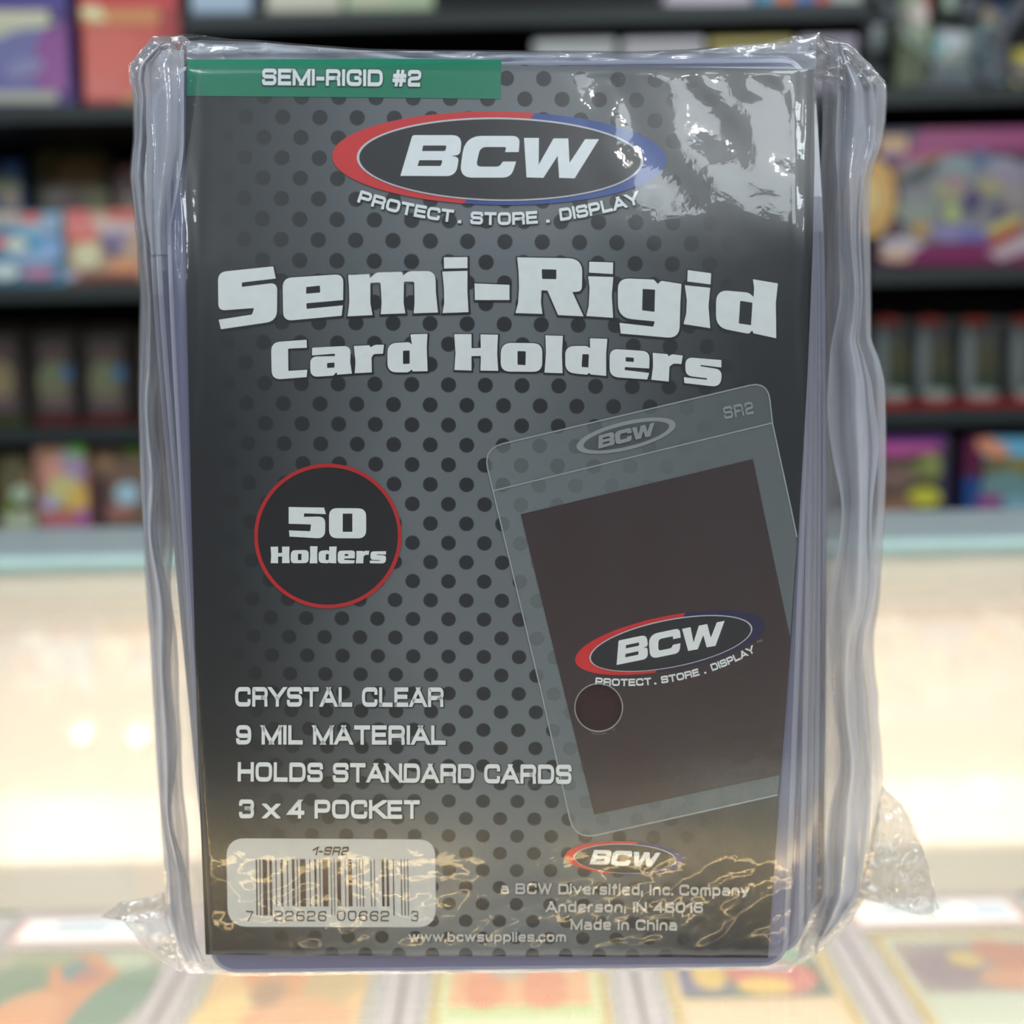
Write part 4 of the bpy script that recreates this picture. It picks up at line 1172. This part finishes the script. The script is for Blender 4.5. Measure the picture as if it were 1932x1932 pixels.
# ---- left bay, top row
product('gift_box', 'purple carton with white band, left end of top left shelf', 'box', -110, 131, -150, z1, (92, 62, 150),  # pale bands drawn across the purple front
  [B(-110, -40, 128, 14, (84, 70, 158)), B(-110, 20, 92, 40, (225, 222, 190)), Q((206, 206, 180), -110, 40, 110, 40, 60, 62, 20, 74, -110, 80), E(30, 90, 70, 30, (110, 112, 170), -20), E(15, 150, 80, 26, (104, 100, 164), 0), Q((146, 70, 150), 70, 70, 126, 40, 128, 172, 96, 176, 60, 150), B(-110, 172, 108, 194, (176, 176, 160)), E(45, 128, 40, 16, (136, 134, 180), -15)], Y=YS + .012, depth=.16)
product('gift_box', 'bright red carton with pale yellow stripe on the top left shelf', 'box', 150, 349, -150, z1, (214, 62, 62),
  [B(152, -40, 346, 12, (222, 58, 64)), B(152, 14, 300, 46, (228, 150, 90)), Q((252, 246, 190), 136, 14, 186, 10, 200, 40, 160, 34), B(160, 50, 232, 186, (224, 110, 98)), B(232, 50, 300, 182, (220, 96, 84)), E(215, 100, 50, 50, (226, 106, 90), 20), E(250, 186, 22, 10, (190, 140, 70))], Y=YS + .012, depth=.16)
# ---- left bay, second row
product('toy_box', 'dim blue carton at the left end of the second left shelf, behind foil packs', 'box', -70, 55, 300, z2, (60, 92, 150),
  [E(10, 350, 30, 22, (150, 160, 130)), E(30, 320, 26, 18, (78, 116, 180)), B(-60, 385, 52, 398, (70, 130, 150)), E(20, 378, 20, 16, (190, 170, 160))], Y=YS + .16, depth=.1)
product('toy_box', 'dim olive carton behind the cream and orange pack', 'box', 76, 214, 285, z2, (92, 86, 56),
  [E(150, 330, 45, 30, (120, 96, 66)), E(110, 372, 26, 24, (130, 120, 110)), E(180, 378, 34, 22, (116, 118, 64)), E(140, 385, 24, 14, (110, 80, 84))], Y=YS + .18, depth=.08)
product('toy_box', 'dim brown and pink carton beside the olive one, nearest the bag', 'box', 222, 330, 306, z2, (112, 86, 80),
  [E(244, 330, 22, 20, (140, 104, 108)), E(250, 380, 24, 16, (150, 128, 112))], Y=YS + .17, depth=.08)
hanger('booster_pack', 'blue and white foil pack with pink foot, left end of second left shelf', 'foil pack', -40, 121, 398, z2, (120, 180, 214),
  [B(-38, 402, 36, 420, (214, 190, 170)), B(38, 402, 76, 420, (226, 116, 104)), B(78, 404, 112, 440, (160, 184, 210)), Q((222, 80, 110), -38, 446, 14, 446, 10, 466, -38, 474), E(30, 462, 22, 14, (222, 228, 214)), E(70, 462, 16, 13, (72, 164, 204)), E(96, 470, 24, 24, (140, 176, 222), 30), E(66, 486, 44, 10, (170, 194, 226)), E(10, 512, 26, 16, (214, 228, 226)), E(72, 515, 34, 10, (206, 140, 172))], Y=YS + .01)
hanger('booster_pack', 'red, cream and orange foil pack on the second left shelf, beside the bag', 'foil pack', 124, 300, 394, z2, (232, 196, 170),
  [B(126, 396, 168, 420, (226, 118, 116)), B(202, 396, 262, 414, (218, 110, 96)), B(126, 420, 182, 446, (232, 140, 134)), B(128, 444, 176, 456, (236, 104, 88)), B(190, 418, 262, 440, (214, 190, 190)), E(164, 482, 26, 26, (226, 220, 180)), Q((134, 126, 170), 186, 444, 240, 440, 226, 474, 212, 486), Q((100, 86, 110), 188, 450, 206, 456, 222, 484, 204, 484), E(234, 504, 30, 14, (228, 158, 112)), B(150, 514, 262, 528, (136, 80, 72)), E(134, 520, 16, 9, (180, 170, 190))], Y=YS + .01)
# ---- left bay, third row (dim blister packs)
LB = [(-50, 40, 'dim tan blister pack at the left end of the third left shelf'), (62, 140, 'dim blister pack with blue corner, second from left on the third shelf'), (156, 240, 'dim blister pack with blue corner, nearest the bag on the third left shelf'), (262, 340, 'dim blister pack half hidden by the left side of the bag')]
for i, (a, b, lb) in enumerate(LB):
    d = b - 140
    art = [E((a + b) / 2, 720, 30, 44, (140, 132, 96) if i else (170, 146, 104)), E((a + b) / 2, 665, 30, 16, (112, 84, 76)), E((a + b) / 2 + 4, 762, 34, 14, (124, 96, 96))]
    if i: art.append(B(b - 30, 690, b - 4, 718, (66, 122, 170)))
    if i: art.append(E((a + b) / 2 - 4, 706, 22, 16, (134, 142, 104)))
    blister('blister_pack', lb, 'blister pack', a, b, 625, z3, (96, 78, 72), art, (120, 34, 34) if i else (80, 90, 40), YS + .1, 'blister packs on the third shelf')
# ---- left bay, fourth row
product('card_carton', 'brown green carton with pale oval, left end of lowest visible left shelf', 'box', 4, 74, 848, z4, (128, 118, 84),
  [E(26, 872, 16, 20, (140, 132, 100)), E(40, 932, 20, 16, (182, 204, 176)), B(6, 965, 72, 996, (190, 198, 170)), E(58, 905, 16, 16, (160, 124, 92)), E(20, 960, 9, 14, (110, 140, 50))], Y=YS + .05, depth=.08)
product('card_carton', 'pink, lilac and golden carton with bright green corner, left lowest shelf', 'box', 76, 174, 834, z4, (206, 150, 132),
  [B(78, 838, 110, 870, (176, 132, 100)), E(148, 848, 24, 14, (84, 190, 40)), E(130, 866, 30, 14, (164, 158, 164)), E(138, 890, 32, 14, (180, 150, 190)), E(100, 890, 20, 26, (222, 156, 140)), E(122, 926, 34, 30, (212, 204, 140)), E(148, 940, 22, 24, (232, 190, 104)), E(94, 950, 18, 14, (186, 176, 204)), B(84, 966, 150, 984, (206, 124, 108)), E(160, 974, 18, 14, (180, 110, 176)), B(84, 984, 174, 998, (176, 100, 138))], Y=YS + .01, depth=.08)
product('card_carton', 'tan carton with pale blue ball and green corner, beside the bag', 'box', 184, 292, 834, z4, (150, 122, 104),
  [E(250, 846, 24, 12, (112, 170, 50)), E(200, 868, 16, 14, (166, 134, 96)), E(222, 858, 18, 8, (110, 96, 84)), E(240, 932, 24, 22, (176, 208, 220)), E(224, 966, 26, 14, (176, 116, 116)), E(234, 980, 26, 10, (160, 116, 76)), B(206, 984, 290, 998, (74, 74, 90)), B(184, 900, 200, 998, (66, 48, 60))], Y=YS + .03, depth=.08)
product('card_carton', 'grey carton with red top, hidden edge behind left side of the bag', 'box', 300, 372, 850, z4, (120, 110, 112), [B(302, 854, 370, 880, (150, 70, 70))], Y=YS + .03, depth=.08)
# ---- centre bay
product('sealed_box', 'pale blue box at the left end of the centre top shelf', 'box', 358, 478, -120, zc0, (168, 190, 214), [B(360, -40, 476, 20, (176, 200, 222))], Y=YS + .015, depth=.1)
product('sealed_box', 'beige box, second on the centre top shelf', 'box', 504, 648, -120, zc0, (206, 204, 182), [B(506, -30, 646, 19, (214, 212, 190))], Y=YS + .015, depth=.1)
product('sealed_box', 'pale green box, third on the centre top shelf', 'box', 652, 820, -120, zc0, (176, 202, 160), [B(654, -30, 818, 17, (190, 206, 172)), E(700, 0, 40, 12, (206, 206, 180))], Y=YS + .015, depth=.1)
product('sealed_box', 'white and lilac box on the right of the centre top shelf', 'box', 1252, 1420, -120, zc0, (206, 196, 212), [B(1256, -30, 1418, 8, (212, 200, 216))], Y=YS + .015, depth=.1)
product('sealed_box', 'multicoloured striped box at the right end of the centre top shelf', 'box', 1424, 1632, -120, zc0, (96, 96, 120),
  [B(1426, -30, 1460, 6, (60, 160, 200)), B(1462, -30, 1500, 5, (222, 120, 60)), B(1502, -30, 1536, 5, (70, 120, 200)), B(1538, -30, 1566, 4, (220, 80, 70)), B(1568, -30, 1630, 4, (200, 206, 196))], Y=YS + .015, depth=.1)
def tub(name, label, x0, x1, ytop, c, capc, Y=YS + .02):
    X0 = at(x0, ytop, Y).x; X1 = at(x1, ytop, Y).x; Z1 = at((x0 + x1) / 2, ytop, Y).z
    t = empty(name, ((X0 + X1) / 2, Y + .03, zcm), label, 'tin', 'rounded tins on the centre shelf')
    X0 = max(X0, xl + .009); X1 = min(X1, xr - .009)
    bx('tin_body', (X0 + .002, X1 - .002, Y + .002, Y + .058, zcm + .0004, Z1 - .016), boxmat(c), t, .006, 3)
    bx('tin_lid', (X0, X1, Y, Y + .06, Z1 - .0155, Z1), boxmat(capc), t, .006, 4)
tub('storage_tin', 'white rounded tin just above the bag, left one of the row', 1004, 1165, 71, (230, 236, 236), (252, 255, 254))
tub('storage_tin', 'white rounded tin with pink tinge above the bag, middle of the row', 1172, 1332, 69, (232, 224, 230), (250, 248, 254))
tub('storage_tin', 'mustard and beige rounded tin above the bag, right one of the row', 1337, 1500, 68, (190, 172, 100), (226, 208, 130))
tub('storage_tin', 'lilac grey rounded tin behind the top right corner of the bag', 1506, 1632, 66, (206, 196, 216), (230, 220, 240))
# ---- right bay, top row: clear V-shaped stand with pale goods
M_ACR = clear('clear_acrylic', tint=(.88, .92, .93, 1), haze=.42, hazecol=rgb(186, 194, 206), gloss=.5, rough=.4)
def bar(name, a, b, w, Y0, Y1, mat, parent):
    a, b = Vector(a), Vector(b); d = (b - a).normalized(); n = Vector((-d.y, d.x)) * w / 2
    bm = bmesh.new(); f = []
    for Y in (Y0, Y1):
        f.append([bm.verts.new(at(p.x, p.y, Y)) for p in (a - n, b - n, b + n, a + n)])
    bm.faces.new(f[0]); bm.faces.new(f[1][::-1])
    for k in range(4): bm.faces.new((f[0][k], f[1][k], f[1][(k + 1) % 4], f[0][(k + 1) % 4]))
    bmesh.ops.recalc_face_normals(bm, faces=bm.faces)
    return mesh_obj(name, bm, mat, parent)
YA = YS + .03
st = empty('display_stand', at(1785, 164, YA), 'clear acrylic V-shaped display stand on the top right shelf', 'display stand')
bar('stand_arm', (1650, -20), (1800, 152), 16, YA, YA + .05, M_ACR, st)
bar('stand_arm', (1935, -10), (1788, 152), 16, YA, YA + .05, M_ACR, st)
bar('stand_shelf', (1655, 34), (1712, 8), 12, YA, YA + .05, M_ACR, st)
bar('stand_base', (1738, 158), (1876, 156), 20, YA - .004, YA + .06, M_ACR, st)
product('sealed_box', 'pale green and tan box inside the clear stand, left one', 'box', 1692, 1752, -60, z1 + .03, (176, 186, 150),
  [E(1712, 36, 18, 16, (160, 140, 110)), E(1736, 22, 18, 22, (226, 214, 206)), Q((190, 80, 80), 1730, -50, 1752, -50, 1764, 40, 1748, 20), E(1722, 66, 26, 22, (188, 204, 168)), E(1742, 84, 12, 18, (150, 176, 112))], Y=YS + .1, depth=.04)
product('sealed_box', 'pale grey box with aqua edge inside the clear stand, middle one', 'box', 1756, 1838, 50, z1 + .008, (176, 190, 192),
  [B(1776, 58, 1822, 96, (206, 214, 216)), E(1772, 86, 12, 14, (120, 184, 186)), E(1800, 110, 30, 14, (170, 178, 162))], Y=YS + .11, depth=.04)
product('sealed_box', 'blue green and sand box inside the clear stand, right one', 'box', 1842, 1896, 8, z1 + .03, (120, 146, 156),
  [E(1870, 30, 20, 18, (170, 150, 120)), E(1888, 12, 18, 14, (50, 84, 130)), E(1862, 70, 22, 26, (150, 178, 176))], Y=YS + .1, depth=.04)
product('small_box', 'dark box with pale foil edge at top of the clear stand', 'box', 1806, 1850, -40, at(1828, 27, YS + .075).z, (52, 56, 66), [B(1810, -30, 1846, 18, (60, 62, 74)), E(1828, 24, 14, 2.5, (190, 196, 205))], Y=YS + .075, depth=.02)
product('small_box', 'pale green small box at top of the clear stand, left of the dark one', 'box', 1776, 1803, -40, at(1790, 22, YS + .075).z, (150, 172, 150), [B(1778, -30, 1800, 14, (168, 190, 172))], Y=YS + .075, depth=.02)
def blob_obj(name, label, cat, px, py, r, c, Y, n=7, sq=.8, zb=None):
    """soft lumpy object: cluster of merged lobes"""
    rg = random.Random(int(px)); bm = bmesh.new(); c0 = at(px, py, Y)
    bmesh.ops.create_icosphere(bm, subdivisions=3, radius=1)
    for v in bm.verts:
        d = v.co.normalized()
        k = 1 + .35 * noise.noise(d * 2.2 + Vector((px, 0, 0))) + .12 * noise.noise(d * 5)
        v.co = c0 + Vector((d.x * r[0] * k, d.y * r[0] * .7 * k, d.z * r[1] * k))
    o = mesh_obj(name, bm, solid(name + '_cloth', rgb(*c), .85, bump=.3), None, smooth=True)
    if zb is not None: o.location.z = zb
    tag(o, label, cat); return o
blob_obj('plush_toy', 'white fluffy plush under the clear stand, beside the bag', 'plush toy', 1695, 140, (.030, .014), (206, 216, 208), YS + .105, zb=z1)
product('sealed_box', 'white box left of the clear stand, top right shelf', 'box', 1640, 1684, 44, z1, (206, 216, 222), [B(1644, 48, 1680, 96, (214, 224, 228)), B(1642, 100, 1682, 124, (70, 76, 84))], Y=YS + .15, depth=.05)
# white branching figure
fg = empty('white_figurine', at(1895, 164, YS - .004 + .0), 'white branching figurine beside the clear stand, top right corner', 'figurine')
M_WHT = solid('glossy_white_resin', rgb(126, 126, 136), .6)
for nm, pts, r in (('trunk', [(1856, 160), (1864, 142), (1884, 130), (1890, 105), (1884, 80), (1900, 50), (1926, 20), (1950, -10)], .0075), ('branch', [(1884, 130), (1910, 132), (1930, 142), (1944, 160)], .0065), ('branch', [(1886, 84), (1868, 70), (1860, 62)], .007)):
    bm = bmesh.new(); tube_bm(bm, [at(x, y, YS - .004 + .0) for x, y in pts], r, 12); mesh_obj(nm, bm, M_WHT, fg, smooth=True)
product('sealed_box', 'yellow and tan box at the right edge behind the white figurine', 'box', 1905, 2040, 88, z1, (204, 184, 120), [E(1930, 105, 16, 10, (214, 200, 40)), E(1920, 140, 20, 16, (222, 206, 186))], Y=YS + .09, depth=.05)
# ---- right bay, second row
product('collector_box', 'large magenta edged carton with muted picture and gold end, second right shelf', 'box', 1652, 2080, 240, z2, (96, 44, 84),
  [B(1652, 244, 1740, 284, (70, 62, 92)), B(1654, 256, 1712, 288, (196, 160, 120)), B(1654, 288, 1724, 300, (128, 96, 150)), Q((150, 60, 112), 1740, 244, 2078, 238, 2078, 282, 1820, 286, 1700, 320, 1700, 300), Q((168, 110, 66), 1680, 330, 1700, 306, 1800, 284, 1770, 300, 1700, 336), B(1700, 306, 2078, 470, (128, 128, 134)), Q((54, 66, 62), 1692, 340, 1768, 298, 1766, 320, 1740, 344, 1694, 352), E(1810, 310, 40, 18, (130, 148, 152)), E(1850, 300, 20, 18, (84, 100, 136)), E(1890, 310, 30, 14, (140, 150, 160)), E(1900, 330, 36, 20, (148, 136, 156)), E(1790, 360, 30, 20, (156, 156, 116)), E(1800, 345, 20, 18, (160, 130, 130)), E(1796, 402, 14, 18, (172, 186, 108)), E(1836, 378, 18, 26, (80, 68, 106), 20), E(1868, 352, 26, 18, (158, 152, 118)), E(1884, 400, 12, 18, (92, 82, 110)), E(1914, 370, 26, 24, (150, 140, 140)), E(1730, 400, 40, 26, (138, 146, 136)), B(1722, 418, 1754, 448, (180, 146, 88)), E(1800, 440, 50, 18, (136, 128, 170)), E(1845, 446, 40, 12, (108, 104, 168)), E(1895, 425, 40, 12, (186, 176, 110), -22), Q((120, 30, 84), 1690, 462, 1920, 456, 2078, 430, 2078, 500, 1690, 500), Q((170, 60, 48), 1860, 452, 1932, 416, 1932, 432, 1880, 468), Q((184, 166, 172), 1862, 476, 1932, 440, 1960, 440, 1960, 468, 1886, 492), E(1700, 462, 40, 14, (190, 180, 186)), E(1690, 482, 32, 12, (206, 170, 150))], Y=YS + .02, depth=.14)
def coin(name, label, px, py, rx, ry, c, Y):
    t = empty(name, at(px, py + ry, Y), label, 'medallion')
    for k, (s, th) in enumerate(((1, .004), (.86, .0055), (.5, .007))):
        bm = bmesh.new(); a = ell(px, py, rx * s, ry * s, 0, 40); n = len(a)
        f = [bm.verts.new(at(x, y, Y - th)) for x, y in a]; b = [bm.verts.new(at(x, y, Y) ) for x, y in a]
        bm.faces.new(f)
        for i in range(n): bm.faces.new((f[i - 1], f[i], b[i], b[i - 1]))
        bmesh.ops.recalc_face_normals(bm, faces=bm.faces)
        mesh_obj(('rim', 'face', 'boss')[k], bm, solid('gilt_%d' % k, rgb(*c[k]), .4, metal=.15), t)
coin('gold_medallion', 'round gold medallion on the magenta carton, just right of the bag', 1640, 372, 50, 76, ((236, 196, 120), (226, 176, 104), (238, 206, 140)), YS + .012)
# ---- right bay, third row
RB = [(1655, 1722, 'clear blister pack with red foot touching the right edge of the bag'), (1735, 1800, 'clear blister pack with brown green insert, left of centre on third right shelf'), (1812, 1893, 'clear blister pack with bright red and white foot, third right shelf'), (1903, 1990, 'clear blister pack at the far right edge of the third right shelf')]
for i, (a, b, lb) in enumerate(RB):
    m_ = (a + b) / 2
    art = [E(m_ + 6, 690, 22, 46, (84, 76, 44)), E(m_ + 8, 718, 20, 18, (48, 66, 36)), E(m_ - 26, 680, 12, 66, (134, 142, 142)), E(m_ - 12, 606, 26, 9, (140, 48, 40)), E(m_, 744, 30, 10, (176, 186, 176))]
    blister('blister_pack', lb, 'blister pack', a, b, 612, z3, (92, 92, 88), art, (190, 44, 44), YS + .07, 'blister packs on the third shelf')
bm = None
# ---- right bay, fourth row
product('card_carton', 'carton with magenta and purple top band and yellow shapes, beside the bag', 'box', 1640, 1788, 820, z4, (92, 84, 72),
  [B(1642, 820, 1786, 840, (108, 62, 132)), Q((190, 92, 150), 1642, 836, 1760, 836, 1782, 850, 1700, 862, 1642, 862), E(1756, 880, 22, 24, (150, 156, 86)), E(1730, 888, 34, 14, (128, 134, 84)), E(1690, 900, 36, 26, (130, 104, 96)), E(1744, 938, 32, 18, (204, 200, 70)), E(1690, 952, 40, 14, (150, 112, 92)), E(1700, 870, 36, 6, (76, 70, 48)), B(1776, 850, 1788, 956, (70, 66, 96))], Y=YS + .02, depth=.09)
product('card_carton', 'blue and maroon carton with orange strip, right end of lowest visible shelf', 'box', 1812, 2000, 822, z4, (70, 52, 92),
  [B(1814, 826, 1850, 900, (98, 36, 66)), B(1814, 900, 1850, 962, (40, 76, 134)), B(1856, 826, 1998, 862, (110, 178, 210)), Q((226, 150, 112), 1842, 828, 1868, 826, 1904, 846, 1900, 864, 1876, 864, 1846, 850), B(1856, 866, 1998, 910, (112, 108, 70)), E(1900, 920, 50, 32, (112, 146, 146)), E(1868, 946, 26, 16, (146, 84, 138)), E(1920, 950, 30, 14, (126, 172, 184)), E(1924, 876, 26, 14, (140, 128, 60))], Y=YS + .02, depth=.09)
